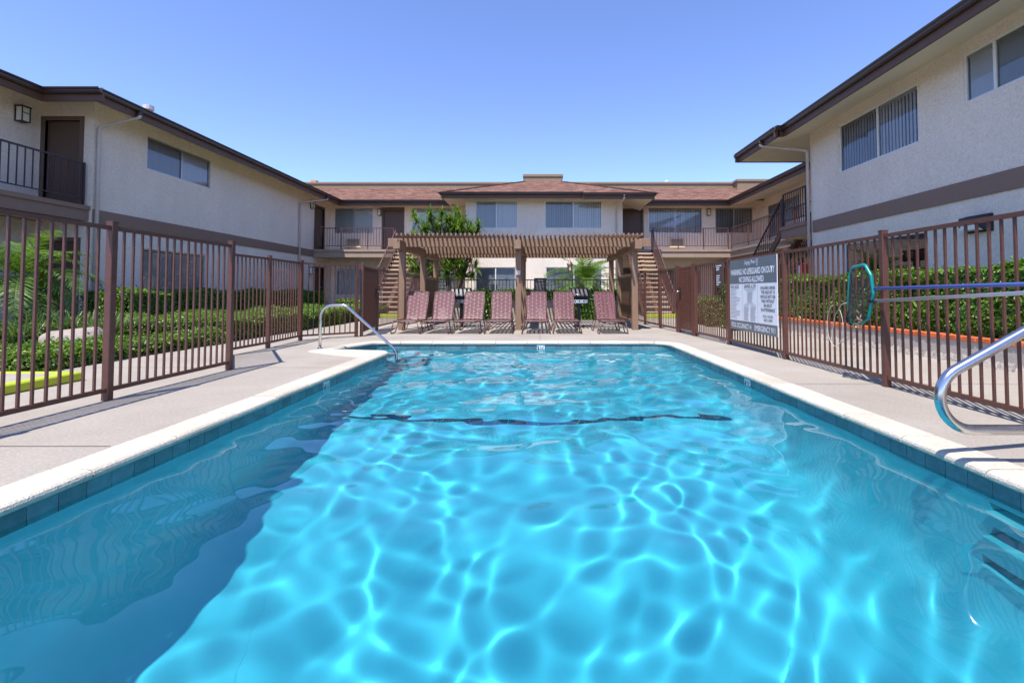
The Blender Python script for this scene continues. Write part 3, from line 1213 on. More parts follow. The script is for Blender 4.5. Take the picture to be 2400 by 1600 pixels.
# ---- far building
fb = thing('apartment_building', 'cream stucco building across the far end with red shingle roof', 'building', (0, 24, 0))
pF = Plane((0, 24.35, 0), (1, 0, 0), (0, -1, 0))
pG = Plane((0, 22.3, 0), (1, 0, 0), (0, -1, 0))
upL = [(-10.45, -8.5, 3.95, 5.24), (-7.95, -7.0, FL, 5.12), (-6.5, -4.4, 4.0, 5.24)]
upR = [(4.25, 5.19, FL, 5.12), (5.54, 8.27, 3.97, 5.26), (8.95, 10.85, 3.97, 5.26)]
loL = [(-10.3, -8.95, 0.85, 2.12), (-7.85, -6.95, 0.0, 2.1), (-6.4, -4.35, 0.3, 2.1)]
loR = [(4.3, 5.2, 0.0, 2.1), (5.5, 8.2, 0.9, 2.12), (8.9, 9.8, 0.0, 2.1)]
mb = MB()
wall_mb(mb, pF.o, pF.u, pF.n, (-10.65, -3.47), (-0.3, WT), upL + loL)
wall_mb(mb, pF.o, pF.u, pF.n, (3.87, 11.0), (-0.3, WT), upR + loR)
bay = [(-2.99, -1.05, 3.93, 5.22), (0.25, 2.9, 3.93, 5.22), (-2.99, -1.12, 0.9, 2.12), (0.28, 2.9, 0.9, 2.12)]
wall_mb(mb, pG.o, pG.u, pG.n, (-3.47, 3.87), (-0.3, WT), bay)
mb.add([(-3.47, 22.3, -0.3), (-3.47, 24.35, -0.3), (-3.47, 24.35, WT), (-3.47, 22.3, WT)], [(0, 1, 2, 3)])
mb.add([(3.87, 22.3, -0.3), (3.87, 24.35, -0.3), (3.87, 24.35, WT), (3.87, 22.3, WT)], [(0, 1, 2, 3)])
mb.build('wall', 'stucco', fb)
window(pF, fb, *upL[0], dark=1, ang=26)
window(pF, fb, *upL[2], dark=0, ang=22)
window(pF, fb, *upR[1], dark=0, ang=22)
window(pF, fb, *upR[2], dark=1, ang=28)
window(pG, fb, *bay[0], dark=1, ang=26, frame='white_frame')
window(pG, fb, *bay[1], dark=1, ang=26, frame='white_frame')
window(pG, fb, *bay[2], dark=1, ang=24, frame='white_frame')
window(pG, fb, *bay[3], dark=0, ang=24, frame='white_frame')
window(pF, fb, *loL[0], dark=0, ang=50)
window(pF, fb, *loL[2], dark=1, ang=40)
window(pF, fb, *loR[1], dark=1, ang=30)
for q, hg, hd in ((upL[1], 1, 0.06), (upR[0], 1, 0), (loL[1], 1, 0), (loR[0], 1, 0), (loR[2], 1, 0)):
    door(pF, fb, *q, hinge=hg, header=hd)
lantern(pF, fb, -8.14, 5.0, 1.0)
lantern(pF, fb, 8.58, 5.0, 1.0)
lantern(pF, fb, -8.3, 1.9, 1.0)
air_conditioner(pF, fb, -9.8, -9.08, 3.27, 3.68)
air_conditioner(pF, fb, 6.6, 7.3, 3.27, 3.68)
air_conditioner(pF, fb, -9.7, -9.0, 0.25, 0.62)
for xa, xb in ((-10.65, -3.5), (3.9, 8.96)):
    sb = MB().box(xa, xb, 22.5, 24.35, 2.60, 2.86).box(xa, xb, 22.46, 24.349, 2.862, FL).build('balcony_slab', 'tan_trim', fb)
    sheet('balcony_ceiling', [(xa, 22.52, 2.597), (xb, 22.52, 2.597), (xb, 24.35, 2.597), (xa, 24.35, 2.597)], 'soffit', fb)
railing(fb, (-10.6, 22.53), (-6.85, 22.53), FL, 'b', posts=(0.02, 1.25, 2.5, 3.72))
railing(fb, (-5.35, 22.53), (-3.55, 22.53), FL, 'b', posts=(0.02, 1.78))
railing(fb, (5.32, 22.53), (8.9, 22.53), FL, 'b', posts=(0.02, 1.2, 2.4, 3.56))
FY = 23.4
# eaves: left run, bay, right run
dF = SS * 0.95
for pts in ([(EX, FY, EZ), (-4.2, FY, EZ), (-4.2, 24.35, EZ + dF), (-10.65, 24.35, EZ + dF)],
            [(4.7, FY, EZ), (9.30, FY, EZ), (11.0, 24.35, EZ + dF), (4.7, 24.35, EZ + dF)],
            [(-4.45, 21.55, EZ), (1.98, 21.55, EZ), (1.98, 22.3, EZ + 0.27), (-3.47, 22.3, EZ + 0.27)],
            [(-4.45, 24.3, EZ), (-4.45, 21.55, EZ), (-3.47, 22.3, EZ + 0.27), (-3.47, 24.3, EZ + 0.27)],
            [(1.95, 21.2, EZ - 0.1), (5.1, 21.2, EZ - 0.1), (3.87, 22.3, EZ + 0.27), (1.95, 22.3, EZ + 0.27)],
            [(5.1, 21.2, EZ - 0.1), (5.1, 24.3, EZ - 0.1), (3.87, 24.3, EZ + 0.27), (3.87, 22.3, EZ + 0.27)]):
    sheet('soffit', pts, 'soffit', fb)
MB().add([(1.94, 21.2, EZ - 0.1), (1.94, 22.3, EZ + 0.27), (1.94, 21.2, EZ + 0.3)], [(0, 1, 2)]).build('fascia', 'fascia', fb)
gutter_run(fb, (EX - 0.02, FY, EZ - 0.003), (-4.4, FY, EZ - 0.003), (0, -1, 0))
gutter_run(fb, (5.1, FY, EZ - 0.003), (9.32, FY, EZ - 0.003), (0, -1, 0))
gutter_run(fb, (-4.47, 21.55, EZ), (1.95, 21.55, EZ), (0, -1, 0))
gutter_run(fb, (1.93, 21.2, EZ - 0.1), (5.12, 21.2, EZ - 0.1), (0, -1, 0))
gutter_run(fb, (-4.45, 23.3, EZ), (-4.45, 21.5, EZ), (-1, 0, 0))
gutter_run(fb, (5.1, 21.15, EZ - 0.1), (5.1, 23.3, EZ - 0.1), (1, 0, 0))
GZ = EZ + 0.24
RY1, RZ1 = 26.1, 6.66
roof_sheet([(EX - 3, FY - 0.05, GZ), (13.0, FY - 0.05, GZ), (13.0, RY1, RZ1), (EX - 3, RY1, RZ1)], fb, (1, 0, 0), (0, 0.91, 0.41))
roof_sheet([(-4.59, 21.48, GZ), (1.95, 21.48, GZ), (1.1, 23.9, 6.5), (-0.77, 23.9, 6.5)], fb, (1, 0, 0), (0, 0.91, 0.41))
roof_sheet([(1.95, 21.13, GZ - 0.1), (5.24, 21.13, GZ - 0.1), (1.1, 23.9, 6.5), (1.95, 21.48, GZ)], fb, (1, 0, 0), (0, 0.91, 0.41))
roof_sheet([(-4.59, 21.48, GZ), (-0.77, 23.9, 6.5), (-0.77, 26.1, 6.5), (-4.59, 26.0, GZ)], fb, (0, 1, 0), (0.91, 0, 0.41))
roof_sheet([(5.24, 21.13, GZ - 0.1), (5.24, 26.0, GZ - 0.1), (1.1, 26.1, 6.5), (1.1, 23.9, 6.5)], fb, (0, 1, 0), (0.91, 0, 0.41))
# hip caps
for a, b in (((-4.59, 21.48, GZ), (-0.77, 23.9, 6.5)), ((5.24, 21.13, GZ - 0.1), (1.1, 23.9, 6.5))):
    mbh = MB()
    A, B = Vector(a), Vector(b)
    n = 30
    for i in range(n):
        mbh.bar(A.lerp(B, i / n), A.lerp(B, (i + 0.94) / n) + Vector((0, 0, 0.018)), 0.2, 0.03)
    o = mbh.build('hip_cap', 'shingle', fb)
    uvproject(o, (1, 0, 0), (0, 1, 0))
# set back parapets
MB().box(-0.79, 1.12, 23.88, 26.0, 6.42, 6.80).box(-0.84, 1.17, 23.84, 26.0, 6.742, 6.86).build('parapet', 'parapet', fb)
MB().box(-13.0, 10.6, 26.12, 26.6, 6.60, 6.88).box(-13.0, 10.6, 26.07, 26.6, 6.882, 6.98).build('parapet', 'parapet', fb)
MB().box(10.62, 14.0, 25.6, 26.6, 6.35, 6.9).box(10.57, 14.0, 25.55, 26.6, 6.902, 7.02).build('parapet', 'parapet', fb)
MB().box(-12.6, -12.3, 26.2, 26.5, 6.98, 7.12).build('chimney', 'chimney', fb)
for x, z in ((-1.0, 6.62), (7.0, 7.0)):
    MB().tube([(x, 26.3, z - 0.2), (x, 26.3, z + 0.05), (x, 26.3, z + 0.12)], [0.1, 0.12, 0.05], 10).build('roof_vent', 'vent', fb)
downspout(fb, (3.75, 21.14, EZ + 0.07), (3.55, 22.24, 4.85), (3.55, 22.24, 0.0))

# ---- right rear wing
rw = thing('apartment_building', 'cream stucco rear wing at the right with walkway balcony', 'building', (11, 19, 0))
pR = Plane((11.0, 0, 0), (0, 1, 0), (-1, 0, 0))
ops = [(20.2, 23.0, 3.6, 5.1), (16.0, 18.8, 3.9, 5.1), (20.0, 22.6, 0.9, 2.1)]
mb = MB()
wall_mb(mb, pR.o, pR.u, pR.n, (13.42, 24.35), (-0.3, WT + 0.3), ops)
mb.build('wall', 'stucco', rw)
for q in ops:
    window(pR, rw, *q, dark=2, ang=-16)
sheet('soffit', [(9.30, 13.5, EZ), (11.0, 13.5, EZ + 0.34), (11.0, 24.35, EZ + 0.34), (9.30, 23.4, EZ)], 'soffit', rw)
gutter_run(rw, (9.30, 13.5, EZ), (9.30, 23.4, EZ), (-1, 0, 0))
roof_sheet([(9.25, 13.5, GZ), (9.25, 23.4, GZ), (14.5, 28.6, GZ + 1.7), (14.5, 13.5, GZ + 1.7)], rw, (0, 1, 0), (0.93, 0, 0.35))
MB().box(8.98, 11.0, 14.86, 24.35, 2.60, 2.86).box(8.94, 10.999, 14.861, 22.46, 2.862, FL).build('balcony_slab', 'tan_trim', rw)
MB().box(7.50, 10.998, 13.45, 14.85, 2.60, 2.86).box(7.46, 10.999, 13.45, 14.855, 2.862, FL).build('landing_slab', 'band', rw)
sheet('balcony_ceiling', [(7.52, 13.46, 2.597), (10.9, 13.46, 2.597), (10.9, 14.84, 2.597), (7.52, 14.84, 2.597)], 'soffit', rw)
railing(rw, (9.0, 14.95), (9.0, 22.5), FL, 'b', posts=(0.02, 1.9, 3.8, 5.7, 7.5))
railing(rw, (7.54, 13.5), (7.54, 14.8), FL, 'd', posts=(0.02, 1.28))

# ---- right block
rb = thing('apartment_building', 'near cream stucco block at the right edge with deep brown eaves', 'building', (7.62, 6, 0))
pW = Plane((7.62, 0, 0), (0, 1, 0), (-1, 0, 0))
ops = [(9.55, 12.1, 3.98, 5.19), (5.7, 8.5, 4.34, 5.22), (9.4, 12.0, 0.3, 2.18)]
mb = MB()
wall_mb(mb, pW.o, pW.u, pW.n, (-3.0, 13.40), (-0.3, WT), ops)
mb.add([(7.62, 13.4, -0.3), (13, 13.4, -0.3), (13, 13.4, WT), (7.62, 13.4, WT)], [(0, 1, 2, 3)])
mb.build('wall', 'stucco', rb)
window(pW, rb, *ops[0], dark=2, ang=-4, split=True, sw=0.031, step=0.098, mull=0.47, frame='white_frame')
window(pW, rb, *ops[1], dark=1, ang=-12, mull=0.8, frame='white_frame')
window(pW, rb, *ops[2], dark=0, blind=None, mull=0.48, frame='white_frame')
MB().box(7.59, 7.618, -3.0, 13.30, 2.62, 2.95).build('trim_band', 'band', rb)
sheet('soffit', [(6.65, -3, EZ), (7.62, -3, EZ + 0.24), (7.62, 13.4, EZ + 0.24), (6.65, 13.4, EZ)], 'soffit', rb)
sheet('soffit', [(6.50, 12.95, EZ + 0.001), (6.66, 12.95, EZ + 0.001), (6.66, 13.41, EZ + 0.001), (6.50, 13.41, EZ + 0.001)], 'soffit', rb)
sheet('soffit', [(6.50, 13.4, EZ), (7.62, 13.4, EZ + 0.24), (7.62, 15.0, EZ + 0.24), (6.50, 15.6, EZ)], 'soffit', rb)
sheet('soffit', [(6.50, 15.6, EZ), (7.62, 15.0, EZ + 0.24), (13, 15.0, EZ + 0.24), (13, 15.6, EZ)], 'soffit', rb)
sheet('soffit', [(7.62, 13.4, EZ + 0.24), (13, 13.4, EZ + 0.24), (13, 15.0, EZ + 0.24), (7.62, 15.0, EZ + 0.24)], 'soffit', rb)
gutter_run(rb, (6.65, -3, EZ), (6.65, 12.93, EZ), (-1, 0, 0))
gutter_run(rb, (6.50, 12.95, EZ), (6.50, 15.6, EZ), (-1, 0, 0))
gutter_run(rb, (6.40, 12.95, EZ), (6.66, 12.95, EZ), (0, -1, 0))
gutter_run(rb, (13, 15.6, EZ), (6.40, 15.6, EZ), (0, 1, 0))
roof_sheet([(6.6, -3, GZ), (6.6, 15.6, GZ), (11.5, 11, GZ + 1.7), (11.5, -3, GZ + 1.7)], rb, (0, 1, 0), (0.93, 0, 0.35))
downspout(rb, (6.43, 13.85, EZ + 0.16), (7.55, 13.42, 4.95), (7.55, 13.42, 0.0))
# wall mounted flood light
mb = MB()
pW.box(mb, 8.02, 8.52, 2.0, 2.30, -0.05, 0)
o = mb.build('wall_light', 'black_enamel', rb)
mb = MB()
c0 = [pW.P(8.04, 2.28, -0.05), pW.P(8.50, 2.28, -0.05), pW.P(8.50, 2.02, -0.05), pW.P(8.04, 2.02, -0.05)]
c1 = [pW.P(8.10, 2.26, -0.22), pW.P(8.44, 2.26, -0.22), pW.P(8.44, 2.12, -0.24), pW.P(8.10, 2.12, -0.24)]
mb.add(c0 + c1, [(0, 1, 5, 4), (1, 2, 6, 5), (2, 3, 7, 6), (3, 0, 4, 7), (4, 5, 6, 7)])
mb.build('light_housing', 'black_enamel', o)
mb = MB()
pW.box(mb, 8.13, 8.41, 2.03, 2.13, -0.235, -0.06)
mb.build('lamp_glass', 'lamp_glass', o, bevel=0.01)

# ------------------------------------------------------------------ stairs
def staircase(label, x0, x1, ytop, dirn, ztop, n=15, run=0.245, kind='b', base=(0, 0, 0)):
    """straight open-riser flight along y; dirn = -1 descends towards -y"""
    st = thing('staircase', label, 'staircase', ((x0 + x1) / 2, ytop + dirn * run * n, 0))
    rise = ztop / n
    for i in range(1, n):
        y = ytop + dirn * (i - 0.5) * run
        z = ztop - i * rise
        MB().box(x0 + 0.06, x1 - 0.06, y - 0.145, y + 0.145, z - 0.065, z).build('tread', 'tread', st, bevel=0.015)
    top = Vector((0, ytop, ztop - 0.12))
    bot = Vector((0, ytop + dirn * run * n, -0.02))
    xm = (x0 + x1) / 2
    for xx in (x0 + 0.03, x1 - 0.03):
        a, b = top.copy(), bot.copy()
        a.x = b.x = xx
        MB().bar(a, b, 0.05, 0.20).build('stringer', 'railing_brown', st)
        r = MB().bar(a + Vector((0, 0, 1.0)), b + Vector((0, 0, 0.98)), 0.04, 0.035).build('handrail', 'railing_brown' if kind == 'b' else 'railing_dark', st)
        me = boxmesh('baluster', 0.018, 0.018, 0.9, 'railing_brown' if kind == 'b' else 'railing_dark')
        nb = int(run * n / 0.13)
        for i in range(nb):
            u = (i + 0.5) / nb
            c = a.lerp(b, u)
            inst(me, 'baluster', (c.x, c.y, c.z + 0.08), r)
        for c in (a, b):
            MB().box(c.x - 0.022, c.x + 0.022, c.y - 0.022, c.y + 0.022, max(0, c.z - 0.1), c.z + 1.02).build('post', 'railing_brown', st)
    # centre beam
    a, b = top.copy(), bot.copy()
    a.x = b.x = xm
    MB().bar(a + Vector((0, 0, -0.12)), b + Vector((0, 0, -0.12)), 0.16, 0.16).build('centre_beam', 'fascia', st)
    return st


staircase('open stairs with tan treads rising to the balcony left of the pergola', -6.78, -5.42, 22.42, -1, FL, 15)
staircase('open stairs with tan treads rising to the balcony right of the pergola', 4.06, 5.28, 22.42, -1, FL, 15)
staircase('dark railed stairs at the right rear walkway behind the big sign', 7.52, 8.75, 14.9, 1, FL, 15, kind='d')

# ------------------------------------------------------------------ fences
FH = 1.57
PICK = boxmesh('picket', 0.0175, 0.0175, 1.44, 'fence_brown')
POST = boxmesh('post', 0.062, 0.062, FH + 0.03, 'fence_brown', bevel=0.004)
_m = MB().box(-0.032, 0.032, -0.032, 0.032, FH + 0.028, FH + 0.040)
CAP = bpy.data.meshes.new('post_cap')
CAP.from_pydata(_m.v, [], _m.f)
CAP.materials.append(MATS['fence_brown'])


PICKT = boxmesh('picket', 0.013, 0.013, 1.44, 'fence_brown')


def fence_run(t, pts, first=True, last=True, step=0.1016, pick=None):
    for i in range(len(pts) - 1):
        p, q = Vector((*pts[i], 0)), Vector((*pts[i + 1], 0))
        d = (q - p)
        L = d.length
        d /= L
        ang = math.atan2(d.y, d.x)
        a, b = p + d * 0.03, q - d * 0.03
        MB().bar(a + Z_ * 1.548, b + Z_ * 1.548, 0.038, 0.036).build('top_rail', 'fence_brown', t)
        MB().bar(a + Z_ * 0.095, b + Z_ * 0.095, 0.036, 0.036).build('bottom_rail', 'fence_brown', t)
        n = max(1, round((L - 0.06) / step) - 1)
        for k in range(n):
            c = a + d * ((k + 1) * (L - 0.06) / (n + 1))
            inst(pick or PICK, 'picket', (c.x + random.uniform(-.002, .002), c.y, 0.10), t, rot=(0, random.uniform(-.003, .003), ang))
    for i, (x, y) in enumerate(pts):
        if (i == 0 and not first) or (i == len(pts) - 1 and not last):
            continue
        d = Vector(pts[min(i + 1, len(pts) - 1)]) - Vector(pts[max(i - 1, 0)])
        o = inst(POST, 'post', (x, y, 0), t, rot=(0, 0, math.atan2(d.y, d.x)))
        c = inst(CAP, 'post_cap', (x, y, 0), o, rot=(0, 0, math.atan2(d.y, d.x)))


LF1 = [(-3.88, 0.95), (-3.88, 2.65), (-3.88, 4.34), (-3.88, 6.03)]
f1 = thing('metal_fence', 'brown picket fence along the left pool deck, nearest the camera', 'fence', (-3.88, 3.5, 0), 'brown picket fences round the pool')
fence_run(f1, LF1)
LF2 = [(-3.88, 6.03), (-4.74, 7.38), (-4.72, 8.37), (-4.80, 9.66), (-3.97, 10.42)]
f2 = thing('metal_fence', 'brown picket fence bending past the pool handrail at the left', 'fence', (-4.6, 8.5, 0), 'brown picket fences round the pool')
fence_run(f2, LF2, first=False)
RF1 = [(3.56, 0.9), (3.56, 2.93), (3.56, 4.96), (3.56, 6.98), (3.50, 8.89), (3.42, 10.58)]
f3 = thing('metal_fence', 'brown picket fence along the right pool deck carrying the big sign', 'fence', (3.56, 5.5, 0), 'brown picket fences round the pool')
fence_run(f3, RF1)
RF2 = [(3.34, 11.66), (3.23, 12.9), (3.13, 14.3), (3.05, 17.0)]
f4 = thing('metal_fence', 'brown picket fence between the right gate and the pergola', 'fence', (3.2, 14, 0), 'brown picket fences round the pool')
fence_run(f4, RF2, step=0.115, pick=PICKT)
LF3 = [(-4.18, 12.36), (-4.25, 14.5), (-4.3, 17.0)]
f5 = thing('metal_fence', 'brown picket fence between the left gate and the pergola', 'fence', (-4.2, 14, 0), 'brown picket fences round the pool')
fence_run(f5, LF3, step=0.115, pick=PICKT)


def gate(label, p, q, hx):
    p, q = Vector((*p, 0)), Vector((*q, 0))
    d = (q - p)
    L = d.length
    d /= L
    ang = math.atan2(d.y, d.x)
    t = thing('gate', label, 'gate', ((p + q) / 2))
    for c in (p, q):
        inst(POST, 'post', (c.x, c.y, 0), t, rot=(0, 0, ang))
    a, b = p + d * 0.05, q - d * 0.05
    fr = MB()
    fr.bar(a + Z_ * 0.11, b + Z_ * 0.11, 0.04, 0.04).bar(a + Z_ * 1.535, b + Z_ * 1.535, 0.04, 0.04)
    fr.bar(a + Z_ * 0.13, a + Z_ * 1.515, 0.04, 0.04).bar(b + Z_ * 0.13, b + Z_ * 1.515, 0.04, 0.04)
    fr.build('gate_frame', 'fence_brown', t)
    n = int(L / 0.1)
    for k in range(1, n):
        c = a.lerp(b, k / n)
        inst(PICK, 'picket', (c.x, c.y, 0.10), t, rot=(0, 0, ang))
    # security mesh behind the pickets
    mb = MB()
    nn = int(L / 0.03)
    s = Vector((-d.y, d.x, 0)) * 0.018
    for k in range(1, nn):
        c = a.lerp(b, k / nn) + s
        mb.bar(c + Z_ * 0.13, c + Z_ * 1.515, 0.008, 0.004, up=d)
    for k in range(1, 24):
        mb.bar(a + s + Z_ * (0.11 + 0.06 * k), b + s + Z_ * (0.11 + 0.06 * k), 0.004, 0.005)
    stuff(mb.build('mesh_panel', 'fence_brown', t))
    c = a.lerp(b, hx) + Z_ * 0.98
    side = Vector((1, 0, 0)) if p.x < 0 else Vector((-1, 0, 0))
    hb = MB().box(c.x - 0.03, c.x + 0.03, c.y - 0.04, c.y + 0.04, 0.82, 1.06).build('lock_box', 'black_enamel', t)
    MB().tube([c + side * 0.02, c + side * 0.09, c + side * 0.1 + d * 0.02, c + side * 0.1 + d * 0.13], 0.012, 8).build('handle', 'chrome', hb, smooth=True)
    inst(POST, 'post', ((p + d * 0.0).x, (p + d * 0.0).y, 0.22), t, rot=(0, 0, ang), scale=(0.7, 0.7, 1)) if False else None
    return t


gate('brown mesh gate behind the pool handrail on the left', (-3.90, 10.54), (-4.16, 12.24), 0.95)
gate('brown mesh gate with steel handle on the right, beyond the signs', (3.41, 10.70), (3.35, 11.54), 0.9)

# low wall with railing at the back of the patio, planting behind
lw = thing('garden_wall', 'low tan block wall behind the loungers', 'wall', (-0.5, 17.2, 0))
bw, bh = 0.41, 0.205
bm_ = boxmesh('block', bw - 0.008, 0.2, bh - 0.008, 'low_wall', bevel=0.006)
for r in range(3):
    n = int(6.9 / bw)
    for k in range(n + 1):
        x = -4.15 + (k + (0.5 if r % 2 else 0)) * bw
        if x > 2.9:
            continue
        inst(bm_, 'block', (x, 17.2, r * bh + 0.004), lw)
MB().box(-4.3, 3.0, 17.12, 17.28, 0.0, 0.61).build('mortar_core', 'mortar', lw)
MB().box(-4.32, 3.02, 17.05, 17.35, 0.617, 0.665).build('wall_cap', 'low_wall', lw, bevel=0.008)
bf = thing('metal_fence', 'dark railing on top of the low wall behind the loungers', 'fence', (-0.5, 17.2, 0.66))
PK2 = boxmesh('picket', 0.018, 0.018, 0.72, 'railing_dark')
MB().box(-4.25, 3.0, 17.18, 17.22, 1.385, 1.42).build('top_rail', 'railing_dark', bf)
MB().box(-4.25, 3.0, 17.185, 17.215, 0.72, 0.745).build('bottom_rail', 'railing_dark', bf)
for k in range(58):
    inst(PK2, 'picket', (-4.2 + k * 0.125, 17.2, 0.668), bf)

# ------------------------------------------------------------------ pergola
pg = thing('pergola', 'brown timber pergola with slatted roof over the loungers', 'pergola', (-0.55, 14.4, 0))
PGX = (-3.55, -0.55, 2.45)
PGY = (12.4, 14.6, 16.4)
for x in PGX:
    for y in PGY:
        MB().box(x - 0.075, x + 0.075, y - 0.075, y + 0.075, 0.0, 2.04).build('post', 'pergola_post', pg, bevel=0.006)
    MB().box(x - 0.085, x + 0.085, 11.85, 16.95, 2.04, 2.27).build('beam', 'pergola', pg, bevel=0.006)
for y in PGY:
    MB().box(-3.92, 2.86, y - 0.045, y + 0.045, 2.135, 2.355).build('purlin', 'pergola', pg, bevel=0.005)
nsl = 55
slm = boxmesh('slat', 0.040, 5.1, 0.066, 'pergola', bevel=0.003)
for k in range(nsl):
    x = -3.53 + k * (2.53 + 3.53) / (nsl - 1)
    inst(slm, 'slat', (x, 11.8 + 2.55 + random.uniform(-0.02, 0.02), 2.357), pg, rot=(0, 0, random.uniform(-0.002, 0.002)))
# framed side screens between the outer posts
for x, ya, yb in ((2.45, 12.5, 14.5), (-3.55, 14.7, 16.3)):
    fr = MB()
    fr.box(x - 0.045, x + 0.045, ya, yb, 1.36, 1.45).box(x - 0.045, x + 0.045, ya, yb, 0.16, 0.25)
    fr.box(x - 0.045, x + 0.045, yb - 0.09, yb, 0.251, 1.359)
    o = fr.build('screen_frame', 'pergola_post', pg)
    n = 14
    for k in range(n):
        yy = ya + 0.02 + k * (yb - ya - 0.13) / n
        MB().box(x - 0.012, x + 0.012, yy, yy + (yb - ya) / n - 0.022, 0.252, 1.358).build('board', 'fascia', o)
# wiring under the purlins
mb = MB()
for (a, b) in (((-0.62, 14.55, 2.02), (-3.4, 14.5, 2.10)), ((-0.48, 14.55, 2.02), (2.3, 14.5, 2.10))):
    A, B = Vector(a), Vector(b)
    mb.tube([A, A.lerp(B, 0.06) + Vector((0, 0, 0.07)), A.lerp(B, 0.2) + Vector((0, 0, 0.07)), A.lerp(B, 0.55) + Vector((0, 0, 0.055)), B], 0.012, 6)
mb.build('conduit', 'fascia', pg)
MB().box(-0.60, -0.50, 12.30, 12.323, 1.41, 1.52).build('switch_plate', 'vent', pg)


def hanging_lantern(label, x, y):
    t = thing('hanging_lantern', label, 'lantern', (x, y, 1.55), 'copper lanterns under the pergola')
    MB().tube([(x, y, 2.14), (x, y, 1.90)], 0.008, 6).build('chain', 'copper', t)
    MB().tube([(x, y, 1.905), (x, y, 1.87), (x, y, 1.82), (x, y, 1.80)], [0.015, 0.035, 0.105, 0.11], 6).build('roof', 'copper', t)
    MB().tube([(x, y, 1.80), (x, y, 1.62)], [0.075, 0.05], 6).build('lamp_glass', 'lamp_glass', t)
    mb = MB()
    for k in range(6):
        a = k * math.pi / 3
        mb.bar((x + 0.08 * math.cos(a), y + 0.08 * math.sin(a), 1.80), (x + 0.054 * math.cos(a), y + 0.054 * math.sin(a), 1.61), 0.012, 0.012)
    mb.build('cage', 'copper', t)
    MB().tube([(x, y, 1.625), (x, y, 1.59), (x, y, 1.56), (x, y, 1.54)], [0.06, 0.05, 0.02, 0.005], 6).build('finial', 'copper', t)


hanging_lantern('copper lantern hanging in front of the spiky tree, left half of the pergola', -2.08, 14.6)
hanging_lantern('copper lantern hanging in front of the palm, right half of the pergola', 0.92, 14.6)

# ------------------------------------------------------------------ loungers
def make_lounger():
    t = thing('sun_lounger', 'x', 'sun lounger', (0, 0, 0), 'mauve strap loungers under the pergola')
    W = 0.275
    rs = 0.0135
    SZ = 0.30
    # seat frame
    pts = arcpts([(-W, 1.02, SZ), (-W, 0.0, SZ - 0.005), (W, 0.0, SZ - 0.005), (W, 1.02, SZ)], [0, 0.05, 0.05, 0], 5)
    MB().tube(pts, rs, 8).build('seat_frame', 'chair_tube', t, smooth=True)
    B0, B1 = (0.98, SZ), (1.29, 0.975)
    pts = arcpts([(-W + .02, B0[0], B0[1]), (-W + .02, B0[0] + .22, B0[1] + .42), (-W + .025, B1[0], B1[1]), (W - .025, B1[0], B1[1]), (W - .02, B0[0] + .22, B0[1] + .42), (W - .02, B0[0], B0[1])], [0, 0.5, 0.07, 0.07, 0.5, 0], 6)
    MB().tube(pts, rs, 8).build('back_frame', 'chair_tube', t, smooth=True)
    for sx in (-1, 1):
        for (ya, yb) in ((0.02, 0.36), (0.95, 1.30)):
            p = arcpts([(sx * (W - 0.005), ya + 0.01, SZ), (sx * (W + 0.055), ya - 0.015, 0.015), (sx * (W + 0.05), yb, 0.015), (sx * (W - 0.005), yb + 0.06, SZ - 0.01 if ya < .5 else 0.24)], [0, 0.05, 0.05, 0], 5)
            MB().tube(p, rs, 8).build('leg', 'chair_tube', t, smooth=True)
    # sagging spreader tube and rear support
    MB().tube([(-W, 0.30, SZ - 0.01), (-W * 0.6, 0.3, SZ - 0.06), (0, 0.3, SZ - 0.085), (W * 0.6, 0.3, SZ - 0.06), (W, 0.3, SZ - 0.01)], 0.010, 8).build('spreader', 'chair_tube', t, smooth=True)
    MB().tube([(-W + .02, 1.16, 0.60), (-W + .03, 1.36, 0.25), (W - .03, 1.36, 0.25), (W - .02, 1.16, 0.60)], 0.010, 8).build('back_prop', 'chair_tube', t, smooth=True)

    def back_pt(u, x, d):
        # u 0..1 along the back, slight curve
        y = B0[0] + (B1[0] - B0[0]) * (u ** 0.9)
        z = B0[1] + (B1[1] - B0[1]) * u
        n = Vector((0, -0.87, 0.5))
        return Vector((x, y, z)) + n * d

    def seat_pt(u, x, d):
        sag = -0.012 * (1 - (x / W) ** 2) - 0.012 * math.sin(u * math.pi)
        return Vector((x, 0.02 + u * 0.99, SZ + sag + d))
    for nm, fn, nrow, gap in (('back_straps', back_pt, 14, 0.32), ('seat_straps', seat_pt, 18, 0.3)):
        mb = MB()
        cols = [-0.205 + k * 0.1025 for k in range(5)]
        xs_ = np.linspace(-W + 0.012, W - 0.012, 12)
        for r in range(nrow):
            u0, u1 = (r + gap * 0.5) / nrow, (r + 1 - gap * 0.5) / nrow
            base = len(mb.v)
            for i, x in enumerate(xs_):
                d = 0.0012 * (1 if (i + r) % 2 else -1)
                mb.v += [tuple(fn(u0, x, d)), tuple(fn(u1, x, d))]
            for i in range(len(xs_) - 1):
                mb.f.append((base + 2 * i, base + 2 * i + 2, base + 2 * i + 3, base + 2 * i + 1))
        for ci, c in enumerate(cols):
            base = len(mb.v)
            nn = nrow * 2
            for i in range(nn + 1):
                d = 0.0018 * (1 if ((i // 2) + ci) % 2 else -1)
                u = i / nn
                mb.v += [tuple(fn(u, c - 0.019, d)), tuple(fn(u, c + 0.019, d))]
            for i in range(nn):
                mb.f.append((base + 2 * i, base + 2 * i + 1, base + 2 * i + 3, base + 2 * i + 2))
        stuff(mb.build(nm, 'strap', t))
    return t


